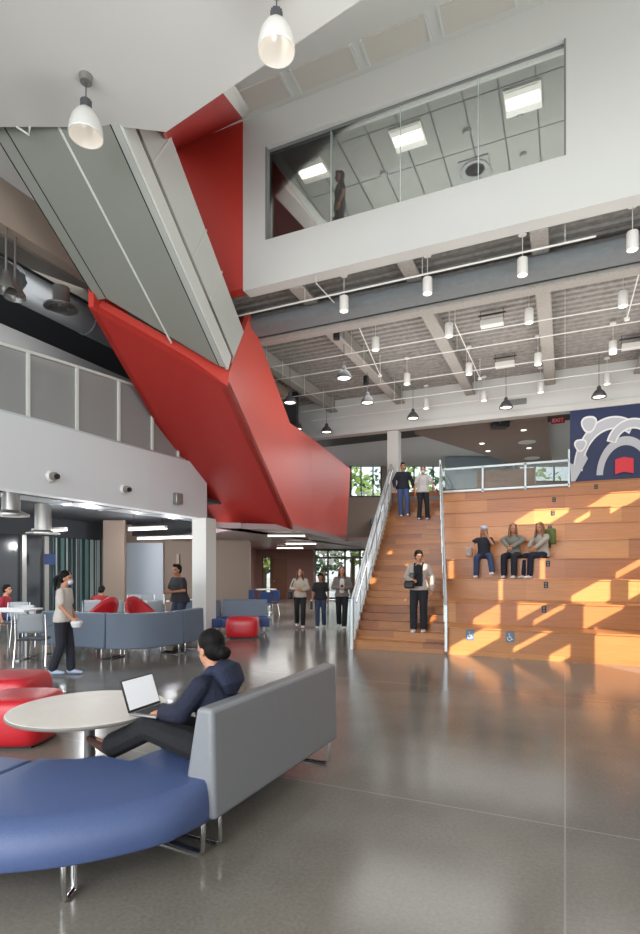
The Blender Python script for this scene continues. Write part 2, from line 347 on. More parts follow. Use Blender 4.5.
b = MB(); wbox(b, -3.5, XR, -9.2, -9, 0, ROOF); struct('wall_back', b, M['white'], label='white wall added behind the viewer to block the sun')  # unseen; added to keep the low sun off the lounge floor
# -- deck ceiling over the bleachers: corrugated, sprayed
b = MB(); n = 40; per = .24; y = BY1; prof = []
while y < YB+.1:
    prof += [(y, CEIL), (y+per*.4, CEIL), (y+per*.5, CEIL+.045), (y+per*.9, CEIL+.045)]; y += per
x0, x1 = -12, XR; vs = []; N = 14
for i in range(N+1):
    x = x0+(x1-x0)*i/N; vs += [(x, p[0], p[1]) for p in prof]
L = len(prof); b.add(vs, [(i*L+j, (i+1)*L+j, (i+1)*L+j+1, i*L+j+1) for i in range(N) for j in range(L-1)])
wbox(b, x0, x1, BY1, YB+.1, CEIL+.1, CEIL+.2); struct('ceiling_deck', b, M['spray'], label='sprayed grey corrugated deck ceiling above the bleachers')
for i, X in enumerate((-7.35, -4.95, -2.7, -.4, 1.9, 4.2)):
    b = MB(); z = 7.12
    [(wbox(b, X-.15, X+.15, ya, yb_, zq, zq+.07), wbox(b, X-.06, X+.06, ya, yb_, zq+.07, CEIL)) for ya, yb_, zq in ((BY1, 11.04, 7.32), (11.36, YB-.02, z))]
    o = b.build('ceiling_beam', M['sprayl'], bevel=.03); w = ['first sprayed ceiling beam, beside the red staircase parapet', 'second sprayed ceiling beam from the red staircase', 'third sprayed ceiling beam, ending above the wide wooden stairs', 'fourth sprayed ceiling beam, ending left of the mural', 'fifth sprayed ceiling beam, above the mural at the right', 'sixth sprayed ceiling beam beyond the right edge'][i]
    tag(o, w, 'beam', 'sprayed beams under the deck ceiling')
b = MB(); wbox(b, -7.9, XR, 11.05, 11.35, 6.98, 7.08); wbox(b, -7.9, XR, 11.15, 11.25, 7.08, CEIL); tag(b.build('cross_girder', M['sprayl'], bevel=.03), 'light sprayed girder running across all the ceiling beams', 'beam')
b = MB(); b.box((1.2, 10.74, 7.17), (15.5, .58, .26)); tag(b.build('air_duct', M['duct'], bevel=.1, seg=3), 'wide dark wrapped air duct in front of the cross girder', 'duct')
# band above the bleachers and the column
b = MB(); zb = 6.3; wbox(b, -14, XR, YB, YB+.3, zb, CEIL+.2); wbox(b, -14, XR, YB-.06, YB, zb, zb+.18); struct('wall_band', b, M['white'], label='white bulkhead band above the top of the bleachers')
cx = PY(394, 450, YB+.25).x; b = MB(); wbox(b, cx-.19, cx+.19, YB+.1, YB+.45, TOP, zb); tag(b.build('white_column', M['white']), 'square white column at the top of the wooden stairs', 'column')
# -- level two beyond the bleachers
A0 = cw(-11, 19, 0)
b = MB(); b.prism([(PY(391.6, 493, YB).x, YB+.06), (XR, YB+.06), (XR, 32), xy(cw(2.6, 28.1, 0))], TOP-.3, TOP); struct('floor_level_two', b, M['greyp'], label='upper level floor beyond the top of the bleachers')
b = MB(); b.prism([(-16, YB+.3), (XR, YB+.3), (XR, 34.9), (-11.2, 25.9), (-16, 23.7)], 6.95, 7.1); struct('ceiling_level_two', b, M['white'], label='white ceiling beyond the top of the stairs')
b = MB(); b.prism([(-16, YB+.3), (XR, YB+.3), (XR, YB+2.3), (-16, YB+3.3)], 6.7, 6.94); struct('trim_dark_void', b, M['black'], label='black soffit strip behind the white band')  # flat black slab under the ceiling behind the band
q = [PZ(415, 434, 6.5), PZ(547, 418, 6.5), PZ(552, 462, 6.5), PZ(517, 465, 6.5)]
cl = thing('ceiling_cloud', 'grey suspended ceiling panel behind the glass railing, with round downlights', 'ceiling panel', q[0])
b = MB(); b.prism([xy(p) for p in q], 6.5, 6.62); b.build('panel', M['taupe'], cl)
for px, py in ((482, 443.5), (526, 442), (523.6, 430), (488, 451), (529, 448)):
    p = PZ(px, py, 6.5); b = MB(); b.lathe([(.09, -.015), (.09, .0)], p, 12); b.build('downlight', M['glows'], cl)
for px, py in ((527, 442), (532, 458)):
    p = PZ(px, py, 6.5); b = MB(); b.lathe([(.0, -.05), (.2, -.05), (.32, -.015), (.32, 0)], p, 20); b.build('round_diffuser', M['light'], cl)
p = PZ(500, 425, 6.35); pr = thing('projector', 'black projector hanging under the grey ceiling panel', 'projector', p)
b = MB(); b.box(p, (.5, .45, .2), YAW); b.build('body', M['black'], pr, bevel=.03); b = MB(); b.tube([p+Vector((0, 0, .1)), p+Vector((0, 0, .4))], .03); b.build('mount', M['black'], pr)
b = MB(); b.tube([p+cw(-.1, -.23, -0.0), p+cw(-.1, -.3, 0)], .06, 12); b.v = [v for v in b.v]; b.build('lens', M['glass'], pr)
# far walls (camera facing sections of the far facade)
def facade(name, x0, x1, z0, z1, d, m, label, holes=(), th=.2, parent=None):
    a = cw((x0-320)/F*d, d, 0); c = cw((x1-320)/F*d, d, 0); W = (c-a).length; u = (c-a)/W; nn = Vector((-u.y, u.x, 0))
    hs = sorted([((h[0]-320)/F*d-(x0-320)/F*d, (h[1]-320)/F*d-(x0-320)/F*d, h[2], h[3]) for h in holes])
    b = MB(); 
    def seg(s0, s1, za, zb):
        if s1-s0 > .005 and zb-za > .005: b.ext([a+u*s0+Vector((0, 0, za)), a+u*s1+Vector((0, 0, za)), a+u*s1+Vector((0, 0, zb)), a+u*s0+Vector((0, 0, zb))], nn*th)
    s = 0
    for h in hs: seg(s, h[0], z0, z1); seg(h[0], h[1], z0, h[2]); seg(h[0], h[1], h[3], z1); s = h[1]
    seg(s, W, z0, z1)
    return struct(name, b, m, label=label) if parent is None else b.build(name, m, parent)
def glazing(n, x0, x1, z0, z1, d, xs, zs, label, kindname='window', fw=.06):
    a = cw((x0-320)/F*d, d, 0); c = cw((x1-320)/F*d, d, 0); u = (c-a).normalized(); W = (c-a).length
    t = thing('%s_%d' % (kindname, n), label, kindname, a+Vector((0, 0, z0))); t['kind'] = 'structure'
    b = MB()
    for s in [0, W]+[(x-x0)/F*d for x in xs]: b.beam(a+u*s+Vector((0, 0, z0)), a+u*s+Vector((0, 0, z1)), fw, fw, u)
    for z in [z0+fw/2, z1-fw/2]+list(zs): b.beam(a+Vector((0, 0, z)), c+Vector((0, 0, z)), fw, fw)
    b.build('window_frame' if kindname == 'window' else 'door_frame', M['frame'], t)
    nn = Vector((-u.y, u.x, 0)); b = MB(); b.ext([a+Vector((0, 0, z0)), c+Vector((0, 0, z0)), c+Vector((0, 0, z1)), a+Vector((0, 0, z1))], nn*.012); b.build('glass_pane', M['glass'], t)
    return t
D2 = 28.0; zz = lambda y, d: EYE+(HY-y)/F*d
facade('wall_far_level_two', 330, 640, 2.9, 7.0, D2, M['taupe'], 'taupe far wall of the upper level with window openings', [(351, 381, zz(497, D2), zz(464, D2)), (398, 455, zz(497, D2), zz(461, D2)), (519, 578, zz(482, D2), zz(457, D2))])
glazing(2, 351, 381, zz(497, D2), zz(464, D2), D2, [361, 373], [], 'dark framed upper window left of the white column')
glazing(3, 398, 455, zz(497, D2), zz(461, D2), D2, [414, 433], [], 'dark framed upper window behind the couple on the stairs')
glazing(4, 519, 578, zz(482, D2), zz(457, D2), D2, [535, 554], [], 'upper window beyond the railing left of the mural')
facade('wall_level_two_grey', 446, 516, TOP, 6.9, 25.5, mat('blue grey wall paint', '#7c8a90', .7), 'blue grey wall beyond the railing on the upper level')
# timber bench behind rail on level two
b = MB(); a = PY(478, 470, YB+2.2); c = PY(535, 470, YB+2.2); wbox(b, a.x, c.x, YB+2, YB+2.6, TOP, TOP+.85); tag(b.build('timber_counter', M['wood'], bevel=.01), 'low timber counter on the upper level behind the railing', 'counter')
# ground floor far end
DE = 31.0
facade('wall_far_ground', 252, 314, 0, SOF, DE, M['pink'], 'mauve brown end wall of the ground floor corridor', [(263, 270.5, 0.05, zz(557, DE))])
glazing(5, 263, 270.5, 0.05, zz(557, DE), DE, [], [], 'narrow bright window left of the wooden door', fw=.05)
d1 = thing('door_1', 'brown wooden door in the mauve end wall', 'door', P(279, 596, DE-.1)); d1['kind'] = 'structure'
b = MB(); a = cw((272.5-320)/F*(DE-.08), DE-.08, 0); c = cw((286.5-320)/F*(DE-.08), DE-.08, 0); b.ext([a, c, c+Vector((0, 0, 2.25)), a+Vector((0, 0, 2.25))], (c-a).cross(Vector((0, 0, 1))).normalized()*.05); b.build('door_leaf', M['door'], d1)
b = MB(); p = a.lerp(c, .12)+Vector((0, 0, 1.0)); b.tube([p, p+cw(0, -.1, 0)], .03); b.build('door_handle', M['steel'], d1)
DG = 30.0
glazing(2, 315, 366, .02, SOF, DG, [328, 345, 360], [2.3], 'glazed entrance doors in dark frames left of the stairs', 'door', .1)
b = MB(); p = P(357, 546, DG-.4); b.box(p, (.5, .05, .22), YAW); b.cur = 0; es = tag(b.build('exit_sign', M['redl']), 'small red exit sign above the entrance doors', 'sign')
def lettering(txt, size, p, rz, parent, m):
    cu = bpy.data.curves.new('t', 'FONT'); cu.body = txt; cu.size = size; cu.align_x = 'CENTER'; cu.align_y = 'CENTER'; cu.extrude = .003
    o = bpy.data.objects.new('t', cu); COL.objects.link(o); dg = bpy.context.evaluated_depsgraph_get(); me = bpy.data.meshes.new_from_object(o.evaluated_get(dg)); bpy.data.objects.remove(o); bpy.data.curves.remove(cu)
    me.materials.append(m); q = bpy.data.objects.new('lettering', me); COL.objects.link(q); q.parent = parent
    q.matrix_local = parent_world(parent).inverted() @ (Matrix.Translation(p) @ Matrix.Rotation(rz, 4, 'Z') @ Matrix.Rotation(pi/2, 4, 'X')); return q
lettering('EXIT', .2, P(357, 546, DG-.44), YAW, es, M['wlamp'])
p = PZ(558, 420.5, 6.55); b = MB(); b.box(p, (.42, .05, .2)); b.tube([p, p+Vector((0, 0, .4))], .012, 6); e2 = tag(b.build('exit_sign', M['redl']), 'dim red exit sign hanging left of the mural', 'sign')
lettering('EXIT', .17, p+Vector((0, -.032, 0)), 0, e2, M['wlamp'])
# left angled wall with counter window
W1 = cw(-4.2, 20.8, 0); W2 = cw(-3.62, 31, 0); u = (W2-W1).normalized(); W = (W2-W1).length; nn = Vector((-u.y, u.x, 0))
b = MB()
def seg(b, s0, s1, za, zb, off=0, th=.25, base=W1, u_=None): 
    uu = u_ or u; n_ = Vector((-uu.y, uu.x, 0)); b.ext([base+uu*s0+n_*off+Vector((0, 0, za)), base+uu*s1+n_*off+Vector((0, 0, za)), base+uu*s1+n_*off+Vector((0, 0, zb)), base+uu*s0+n_*off+Vector((0, 0, zb))], n_*th)
seg(b, 0, W, 0, .9); seg(b, 0, W, 2.25, SOF); seg(b, 0, .5, .9, 2.25); seg(b, 6.6, W, .9, 2.25); struct('wall_servery', b, M['pink'], label='mauve wall with the long servery opening')
b = MB(); seg(b, 0, 6.6, .9, 2.25, off=1.2, th=.1); struct('wall_servery_inner', b, M['beige'], label='beige wall inside the servery opening')
b = MB(); seg(b, 4.4, 6.3, .92, 2.24, off=.9, th=.1); struct('trim_servery_red', b, M['red'], label='red panel inside the servery opening')
b = MB(); seg(b, .5, 6.6, .9, .95, off=-.04, th=.9); tag(b.build('servery_counter', M['red2'], bevel=.01), 'dark red counter ledge of the servery opening', 'counter')
for i, px in enumerate((223, 231, 239)):
    s = 1.2+i*1.55; p = W1+u*s+nn*.12+Vector((0, 0, .95))
    t = thing('potted_plant', ['leftmost dark potted plant on the red servery counter', 'middle dark potted plant on the red servery counter', 'rightmost dark potted plant on the red servery counter'][i], 'plant', p, group='potted plants on the servery counter')
    b = MB(); b.lathe([(.1, 0), (.15, .14), (.13, .14), (.1, .05)], p, 14); b.build('pot', M['black'], t)
    b = MB(); rr = random.Random(i)
    for k in range(46):
        a_ = rr.uniform(0, 2*pi); e_ = rr.uniform(.2, 1.4); q_ = p+Vector((0, 0, .16)); dv = Vector((cos(a_)*cos(e_), sin(a_)*cos(e_), sin(e_)*.7))*.2
        sd = dv.cross(Vector((0, 0, 1))).normalized()*.03; b.add([q_, q_+dv*.6+sd, q_+dv, q_+dv*.6-sd], [(0, 1, 2, 3)])
    b.build('leaves', M['leafd'], t)
# ground floor soffit under level two (left of the bleachers)
a_ = PZ(215, 528, SOF); c_ = PZ(346, 541.5, SOF)
b = MB(); b.prism([(-8.0, 12.6), xy(a_), xy(PZ(292.7, 530, SOF)), xy(c_), (c_.x+1.2, c_.y-.1), xy(cw(3.5, 32, 0)), xy(cw(-12, 32, 0)), (-14, 17)], SOF, SOF+.15); struct('ceiling_ground', b, mat('warm lilac soffit paint', '#9a8585', .35), label='smooth lilac grey soffit of the ground floor corridor')
for i, (x0_, x1_, y_) in enumerate(((268, 305, 535), (286, 316, 543), (277, 303, 547.5), (268, 290, 551))):
    a = PZ(x0_, y_, SOF-.06); c = PZ(x1_, y_, SOF-.06); t = thing('linear_light', ['longest linear light in the corridor soffit, nearest the red staircase', 'second linear light in the corridor soffit', 'third linear light in the corridor soffit', 'farthest linear light in the corridor soffit'][i], 'light', a, group='linear lights in the corridor soffit')
    b = MB(); b.beam(a, c, .14, .05); b.build('housing', M['wlamp'], t); b = MB(); b.beam(a-Vector((0, 0, .035)), c-Vector((0, 0, .035)), .12, .02); b.build('diffuser', M['glow'], t)
b = MB(); b.beam(PZ(352, 541, 3.0), PZ(372, 541, 3.0), .5, .3); struct('trim_level_two_edge', b, M['greyp'], label='edge of the upper floor slab beside the stairs')
# -- left balcony
BZ = 2.95; F2 = [PZ(-60, 479, BZ), PZ(0, 487.5, BZ), PZ(50, 495, BZ), PZ(100, 502.5, BZ), PZ(150, 510, BZ), PZ(197, 517.5, BZ)]
F2.append(F2[-1]+(F2[-1]-F2[-2])*.25)
bt = lambda i, px, py: P(px, py, (BZ-EYE)*F/(HY-[479, 487.5, 495, 502.5, 510, 517.5][i]))
tops = [bt(0, -60, 385), bt(1, 0, 411), bt(2, 50, 424), bt(3, 100, 438), bt(4, 150, 451), bt(5, 197, 463)]; tops.append(tops[-1]+(tops[-1]-tops[-2])*.25)
b = MB(); vs = []
for p, t in zip(F2, tops): vs += [p, Vector((p.x, p.y, t.z))]
o_ = Vector((-.3, 0, 0)); n = len(vs); b.add(vs+[v+o_ for v in vs], [(2*i, 2*i+2, 2*i+3, 2*i+1) for i in range(len(F2)-1)]+[(n+2*i, n+2*i+1, n+2*i+3, n+2*i+2) for i in range(len(F2)-1)]+[(2*i, n+2*i, n+2*i+2, 2*i+2) for i in range(len(F2)-1)]+[(2*i+1, 2*i+3, n+2*i+3, n+2*i+1) for i in range(len(F2)-1)]+[(0, 1, n+1, n), (n-2, n-1, 2*n-1, 2*n-2)])
WCOOL = mat('cool white paint', '#d2d5d8', .6)
struct('wall_balcony', b, WCOOL, label='white curved balcony front on the left')
# column under its end
cl0 = F2[5]; b = MB(); b.box((cl0.x-.02, cl0.y+.32, BZ/2), (.42, .42, BZ)); tag(b.build('white_column', M['white']), 'square white column under the end of the left balcony', 'column')
# balcony guard
bg = thing('balcony_guard', 'grey perforated guard with slim white posts on the left balcony', 'railing', F2[1])
rt = [bt(0, -60, 312), bt(1, 0, 341), bt(2, 50, 356), bt(3, 100, 372), bt(4, 150, 388.5), bt(5, 197, 403)]; rt.append(rt[-1]+(rt[-1]-rt[-2])*.25)
off = Vector((-.12, 0, 0))
b = MB()
for i in range(len(F2)-1):
    a0_, a1_ = Vector((F2[i].x, F2[i].y, tops[i].z))+off, Vector((F2[i+1].x, F2[i+1].y, tops[i+1].z))+off; c0_, c1_ = Vector((a0_.x, a0_.y, rt[i].z)), Vector((a1_.x, a1_.y, rt[i+1].z))
    b.add([a0_, a1_, c1_, c0_], [(0, 1, 2, 3)])
b.build('infill_panel', M['meshp'], bg)
def interp(px):
    xs_ = [-60, 0, 50, 100, 150, 197]; i = max(j for j in range(5) if xs_[j] <= px); f = (px-xs_[i])/(xs_[i+1]-xs_[i])
    return F2[i].lerp(F2[i+1], f)+off, tops[i].z*(1-f)+tops[i+1].z*f, rt[i].z*(1-f)+rt[i+1].z*f
for px in (-20, 31, 79.5, 121, 155, 180):
    p, za, zb_ = interp(px); b = MB(); b.beam((p.x+.02, p.y, za-.05), (p.x+.02, p.y, zb_), .05, .05); b.build('post', M['light'], bg)
b = MB()
for i in range(len(F2)-1): b.beam(Vector((F2[i].x, F2[i].y, rt[i].z))+off, Vector((F2[i+1].x, F2[i+1].y, rt[i+1].z))+off, .07, .05)
b.build('handrail', M['light'], bg)
b = MB()
for i in range(len(F2)-1): b.beam(Vector((F2[i].x, F2[i].y, tops[i].z+.03))+off, Vector((F2[i+1].x, F2[i+1].y, tops[i+1].z+.03))+off, .1, .05)
b.build('bottom_rail', M['rail'], bg)
# speakers and box on balcony front
for i, (px, py) in enumerate(((50.5, 476.5), (123.5, 489.5))):
    p = PX(px, py, interp(px)[0].x+.13); t = thing('wall_camera', ['round white camera dome on the balcony front, nearer the left edge', 'round white camera dome on the balcony front, nearer the white column'][i], 'security camera', p)
    R = Matrix.Rotation(pi/2, 4, 'Y'); b = MB(); b.lathe([(.0, .0), (.105, 0), (.105, .02), (.08, .05), (0, .05)], p, 20, R); b.build('base_ring', M['wlamp'], t)
    b = MB(); b.lathe([(.07, .05), (.065, .13), (0, .15)], p, 16, R); b.build('housing', M['alu'], t); b = MB(); b.lathe([(.0, .14), (.045, .14), (.045, .18), (0, .18)], p+Vector((0, .0, -.01)), 12, R); b.build('lens', M['black'], t)
p = PX(176, 499, interp(176)[0].x+.13); b = MB(); b.box(p+Vector((.06, 0, 0)), (.12, .24, .26)); tag(b.build('wall_box', M['alu'], bevel=.02), 'small square grey box on the balcony front near the red staircase', 'wall box')
# balcony deck, upper slab fascia, ceiling void
XF = F2[3].x
b = MB(); wbox(b, -16, XF-.3, 0, 17, 4.05, 4.2); struct('floor_balcony', b, M['greyp'], label='left balcony floor slab')
b = MB(); wbox(b, -16, XF-.3, -2, 16.5, 3.42, 3.5); struct('ceiling_lounge', b, M['dark'], label='dark exposed ceiling under the left balcony')
b = MB(); wbox(b, XF-.35, XF-.1, -2, 16, 7.2, WC+.3); struct('wall_slab_edge', b, M['beige'], label='beige slab edge above the left balcony')
b = MB(); wbox(b, XF-.8, XF-.35, -2, 16, 7.15, 7.35); struct('trim_slab_soffit', b, mat('taupe grey soffit', '#6f6a63', .7), label='grey brown soffit strip above the left balcony')
b = MB(); wbox(b, -16, XF-.8, -8, 17, 7.5, 7.6); struct('ceiling_balcony', b, M['dark'], label='dark ceiling void above the left balcony')
b = MB(); b.tube([(XF-1.15, -1, 6.95), (XF-1.15, 13, 6.95)], .3, 20)
for k in range(8): b.tube([(XF-1.15, k*1.7, 6.95), (XF-1.15, k*1.7+.06, 6.95)], .315, 20)
tag(b.build('round_duct', M['galv'], smooth=True), 'long round metal duct under the ceiling above the left balcony', 'duct')
b = MB(); wbox(b, -14.2, -14, -8, 17, 3.5, 7.6); struct('wall_left_upper', b, M['greyp'], label='grey back wall of the left balcony')
b = MB(); wbox(b, XF-2.3, XF-2.0, -2, 16.1, 6.05, 6.5); struct('trim_balcony_beam', b, M['greyp'], label='grey beam running above the left balcony')
b = MB(); wbox(b, -16, XF-.05, 16.2, 16.4, 2.95, WC); struct('wall_left_end', b, M['dark'], label='dark end wall of the left balcony')
p = PZ(61, 309, 6.55); df = thing('ceiling_diffuser', 'round white air diffuser below the metal duct above the balcony', 'air diffuser', p)
b = MB(); b.lathe([(0, 0), (.1, 0), (.1, .02), (.16, .0), (.16, .03), (.22, 0), (.22, .03), (.3, .01), (.3, .04), (.18, .09), (.15, .12), (.15, .4)], p, 28); b.build('diffuser', M['alu'], df, smooth=True)
# -- lounge under balcony: walls, ducts, lights
q0 = PZ(-40, 531, 2.78); q1 = PZ(103, 540, 2.78); uq = (q1-q0); uq.z = 0; Wq = uq.length; uq.normalize()
b = MB(); seg(b, 0, Wq, 0, 2.78, base=Vector((q0.x, q0.y, 0)), u_=uq, th=.1); ws_ = b; b = MB(); rr = random.Random(3); s0_ = Wq*.5
while s0_ < Wq-.1:
    w_ = rr.choice((.03, .05, .09, .14)); b.cur = rr.choice((0, 0, 1, 2)); seg(b, s0_, s0_+w_, 0, 2.76, base=Vector((q0.x, q0.y, 0)), u_=uq, off=-.03, th=.025); s0_ += w_+rr.choice((.05, .09, .16))
stripes_ = b; b = ws_
struct('trim_partition_stripes', stripes_, [mat('pale stripe', '#a9b8b4', .4), mat('grey stripe', '#6f6c70', .5), mat('teal stripe', '#5b7a78', .4)], label='pale vertical stripes on the lounge glass partition')
struct('wall_striped_glass', b, mat('dark teal glass', '#2a3437', .2), label='glass partition with vertical grey green stripes')
b = MB(); s_ = Wq*74/143; seg(b, 0, s_, 0, 2.78, base=Vector((q0.x, q0.y, 0)), u_=uq, off=-.04, th=.03); struct('window_6', b, M['dglass'], label='dark glazed bay left of the striped partition')
nq = Vector((-uq.y, uq.x, 0))
for i, px in enumerate((-20, 12, 34, 102)):
    p = q0+uq*(Wq*(px+40)/143); b = MB(); b.box((p.x-nq.x*.1, p.y-nq.y*.1, 1.39), (.16, .1, 2.78), atan2(uq.y, uq.x)); struct('trim_%d' % (i+1), b, M['alu'] if px != 103 else M['frame'], label='vertical metal mullion of the lounge partition')
b = MB(); seg(b, 0, Wq+9, 2.78, 3.45, base=Vector((q0.x, q0.y, 0)), u_=uq, th=.1); struct('wall_lounge_header', b, M['dark'], label='dark header above the lounge partition')
facade('wall_lounge_pier', 103, 124.5, 0, 3.4, 19.3, M['taupe'], 'taupe pier right of the striped partition')
facade('wall_lounge_back', 120, 250, 0, 3.4, 21.0, M['taupe'], 'taupe back wall of the lounge')
a = cw((124.5-320)/F*20.9, 20.9, 0); c = cw((163.5-320)/F*20.9, 20.9, 0); b = MB(); b.ext([a+Vector((0, 0, .5)), c+Vector((0, 0, .5)), c+Vector((0, 0, 2.68)), a+Vector((0, 0, 2.68))], (c-a).cross(Vector((0, 0, 1))).normalized()*.05); tag(b.build('white_board', M['board']), 'large pale blue writing board on the lounge back wall', 'board')
b = MB(); wbox(b, -9.6, -9.0, 3, 15.5, 3.02, 3.38)
for k in range(9): wbox(b, -9.63, -8.97, 4+k*1.3, 4.05+k*1.3, 3.0, 3.4)
tag(b.build('air_duct', M['galv']), 'rectangular metal duct under the dark lounge ceiling', 'duct')
for i, (px, py, r) in enumerate(((11, 516, .3), (43, 534, .42))):
    p = PZ(px, py, 2.62); t = thing('ceiling_diffuser', ['round grey diffuser on a drop duct at the left edge of the lounge ceiling', 'round grey diffuser under the lounge ceiling above the striped glass'][i], 'air diffuser', p)
    b = MB(); b.lathe([(0, 0), (r*.5, 0), (r*.5, .02), (r, .0), (r, .03), (r*.5, .1), (r*.48, .8)], p, 24); b.build('diffuser', M['alu'], t, smooth=True)
for i, (x0_, y0_, x1_, y1_, z) in enumerate(((33, 530, 66, 528.5, 2.78), (129.5, 528.5, 166, 527, 2.78), (138, 538, 198, 536, 2.78), (173, 544.5, 198, 543.5, 2.7))):
    a = PZ(x0_, y0_, z); c = PZ(x1_, y1_, z); c = a+(c-a)
    dd = (c-a)
    t = thing('linear_light', ['hanging linear light above the walking person in the lounge', 'hanging linear light above the lounge tables', 'long hanging linear light left of the white column', 'short hanging linear light partly behind the white column'][i], 'light', a, group='hanging linear lights in the lounge')
    b = MB(); b.beam(a, c, .1, .07); b.build('housing', M['wlamp'], t); b = MB(); b.beam(a-Vector((0, 0, .045)), c-Vector((0, 0, .045)), .09, .02); b.build('diffuser', M['glow'], t)
    for f in (.12, .88):
        p = a.lerp(c, f); b = MB(); b.tube([p, (p.x, p.y, 3.42)], .008, 5); b.build('cord', M['black'], t)
# -- outdoor trees beyond the glass
def tree(px, d, h, r, lab, seed):
    rr = random.Random(seed); p = cw((px-320)/F*d, d, 0); t = thing('tree', lab, 'tree', p, group='trees outside the far windows')
    b = MB(); b.tube([p, p+Vector((.1, 0, h*.35)), p+Vector((0, .1, h*.7))], [.2, .15, .06]); b.build('trunk', M['bark'], t)
    b = MB()
    for k in range(420):
        a1 = rr.uniform(0, 2*pi); e1 = math.asin(rr.uniform(-1, 1)); q = r*rr.uniform(.45, 1)**.5
        c = p+Vector((cos(a1)*cos(e1)*q, sin(a1)*cos(e1)*q, h*.62+sin(e1)*q*h*.42/r)); v1 = Vector((rr.uniform(-1, 1), rr.uniform(-1, 1), rr.uniform(-1, 1))).normalized()*.28; v2 = v1.orthogonal().normalized()*.16
        b.add([c-v1, c+v2, c+v1, c-v2], [(0, 1, 2, 3)])
    b.build('leaves', M['leaf'] if seed % 2 else M['leafd'], t)
tree(352, 38, 8.5, 2.2, 'green tree outside the upper window left of the white column', 1)
tree(378, 50, 10.5, 2.4, 'dark green tree outside, right of the nearest window tree', 2)
tree(408, 39, 9, 2.0, 'green tree outside behind the man on the stairs', 3)
tree(438, 46, 10, 2.6, 'dark green tree outside behind the woman on the stairs', 4)
tree(530, 42, 9.5, 3.0, 'green tree outside the window left of the mural', 5)
tree(264, 42, 6, 1.6, 'green tree outside the narrow corridor window', 7)
tree(323, 45, 5.5, 2.0, 'dark green tree outside the entrance doors', 6)
# ================================================================ BLEACHERS AND WOODEN STAIRS
SL0, SL1 = PY(354, 648, Y0).x, PY(391.6, 493, YB).x
SR0, SR1 = PY(446, 654, Y0).x, PY(440.5, 493, YB).x
sl = lambda Y: SL0+(SL1-SL0)*(Y-Y0)/(YB-Y0)
sr = lambda Y: SR0+(SR1-SR0)*(Y-Y0)/(YB-Y0)
BX1 = 8.9
bl = thing('wooden_bleachers', 'wide honey coloured wooden bleacher seating filling the right side', 'bleachers', ((SR0+BX1)/2, Y0, 0))
for k in range(1, 10):
    ya = Y0+TT*(k-1); yb = ya+TT if k < 9 else YB+.04; b = MB(); b.prism([(sr(ya)+.02, ya), (BX1, ya), (BX1, yb), (sr(yb)+.02, yb)], max(0, TH[k-1]-.05), TH[k]-.03)
    b.build('riser_panel', M['wood'], bl)
    b = MB(); b.prism([(sr(ya-.02), ya-.025), (BX1, ya-.025), (BX1, yb), (sr(yb), yb)], TH[k]-.03, TH[k]); b.build('seat_board', M['wood'], bl, bevel=.006)
ws = thing('wooden_stairs', 'wide darker wooden stairs between the two metal railings', 'stairs', ((SL0+SR0)/2, Y0, 0))
SZ = lambda k: .18*k if k <= 3 else .54+(k-3)*(.46/3)
for k in range(1, 28):
    ya = Y0+.28*(k-1); yb = ya+.28 if k < 27 else YB+.05; b = MB(); za = max(0, SZ(k-1)-.02)
    b.prism([(sl(ya), ya), (sr(ya), ya), (sr(yb), yb), (sl(yb), yb)], za, SZ(k)-.02); b.prism([(sl(ya), ya-.02), (sr(ya), ya-.02), (sr(yb), yb), (sl(yb), yb)], SZ(k)-.02, SZ(k)); b.build('step', M['woods'], ws)
b = MB(); n = Vector((sl(YB)-sl(Y0), YB-Y0, 0)); b.add([(sl(Y0), Y0, 0), (sl(YB), YB, 0), (sl(YB), YB, TOP), (sl(Y0), Y0, .18)], [(0, 1, 2, 3)])
b = MB(); b.ext([(sl(Y0)-.06, Y0, 0), (sl(YB)-.06, YB, 0), (sl(YB)-.06, YB, TOP-.02), (sl(Y0)-.06, Y0, .16)], (.06, 0, 0)); b.build('stringer', M['light'], ws)
# outlets
for i, (px, py) in enumerate(((596, 486.6), (554, 499.7), (553, 509), (550, 520.6), (549, 535), (548, 551), (546, 570), (544, 590.6))):
    k = 9-i; ya = Y0+TT*(k-1); p = PY(px, py, ya-.01); p.z = min(max(p.z, TH[k-1]+.1), TH[k]-.12)
    t = thing('power_outlet', 'small black power outlet on the %s bleacher riser' % ['topmost', 'second from top', 'third from top', 'fourth from top', 'fifth from top', 'sixth from top', 'seventh from top', 'eighth from top'][i], 'outlet', p, group='black power outlets on the bleacher risers')
    b = MB(); b.box(p, (.085, .02, .13)); b.build('plate', M['black'], t); b = MB()
    for dz in (-.028, .028): b.box(p+Vector((0, -.012, dz)), (.03, .006, .03))
    b.build('socket', M['greyl'], t)
# accessible seating plaques
for i, (px, py) in enumerate(((470, 635), (510, 637))):
    p = PY(px, py, Y0-.01); t = thing('accessibility_sign', ['blue wheelchair symbol plaque on the lowest riser, nearer the railing', 'blue wheelchair symbol plaque on the lowest riser, farther from the railing'][i], 'sign', p, group='wheelchair symbol plaques')
    b = MB(); b.box(p, (.15, .015, .2)); b.build('plate', M['sign'], t)
    b = MB(); y = p.y-.012; q = lambda x, z: (p.x+x, y, p.z+z)
    b.tube([q(.036*cos(a)-.008, .036*sin(a)-.03) for a in [radians(120+k*20) for k in range(13)]], .007, 5)
    b.tube([q(-.012, .035), q(-.008, -.01), q(.025, -.012), q(.04, -.05), q(.055, -.045)], .007, 5); b.tube([q(-.01, .018), q(.02, .015)], .006, 5); b.ell(q(-.014, .056), (.012, .008, .012)); b.build('wheelchair_symbol', M['mwhite'], t)
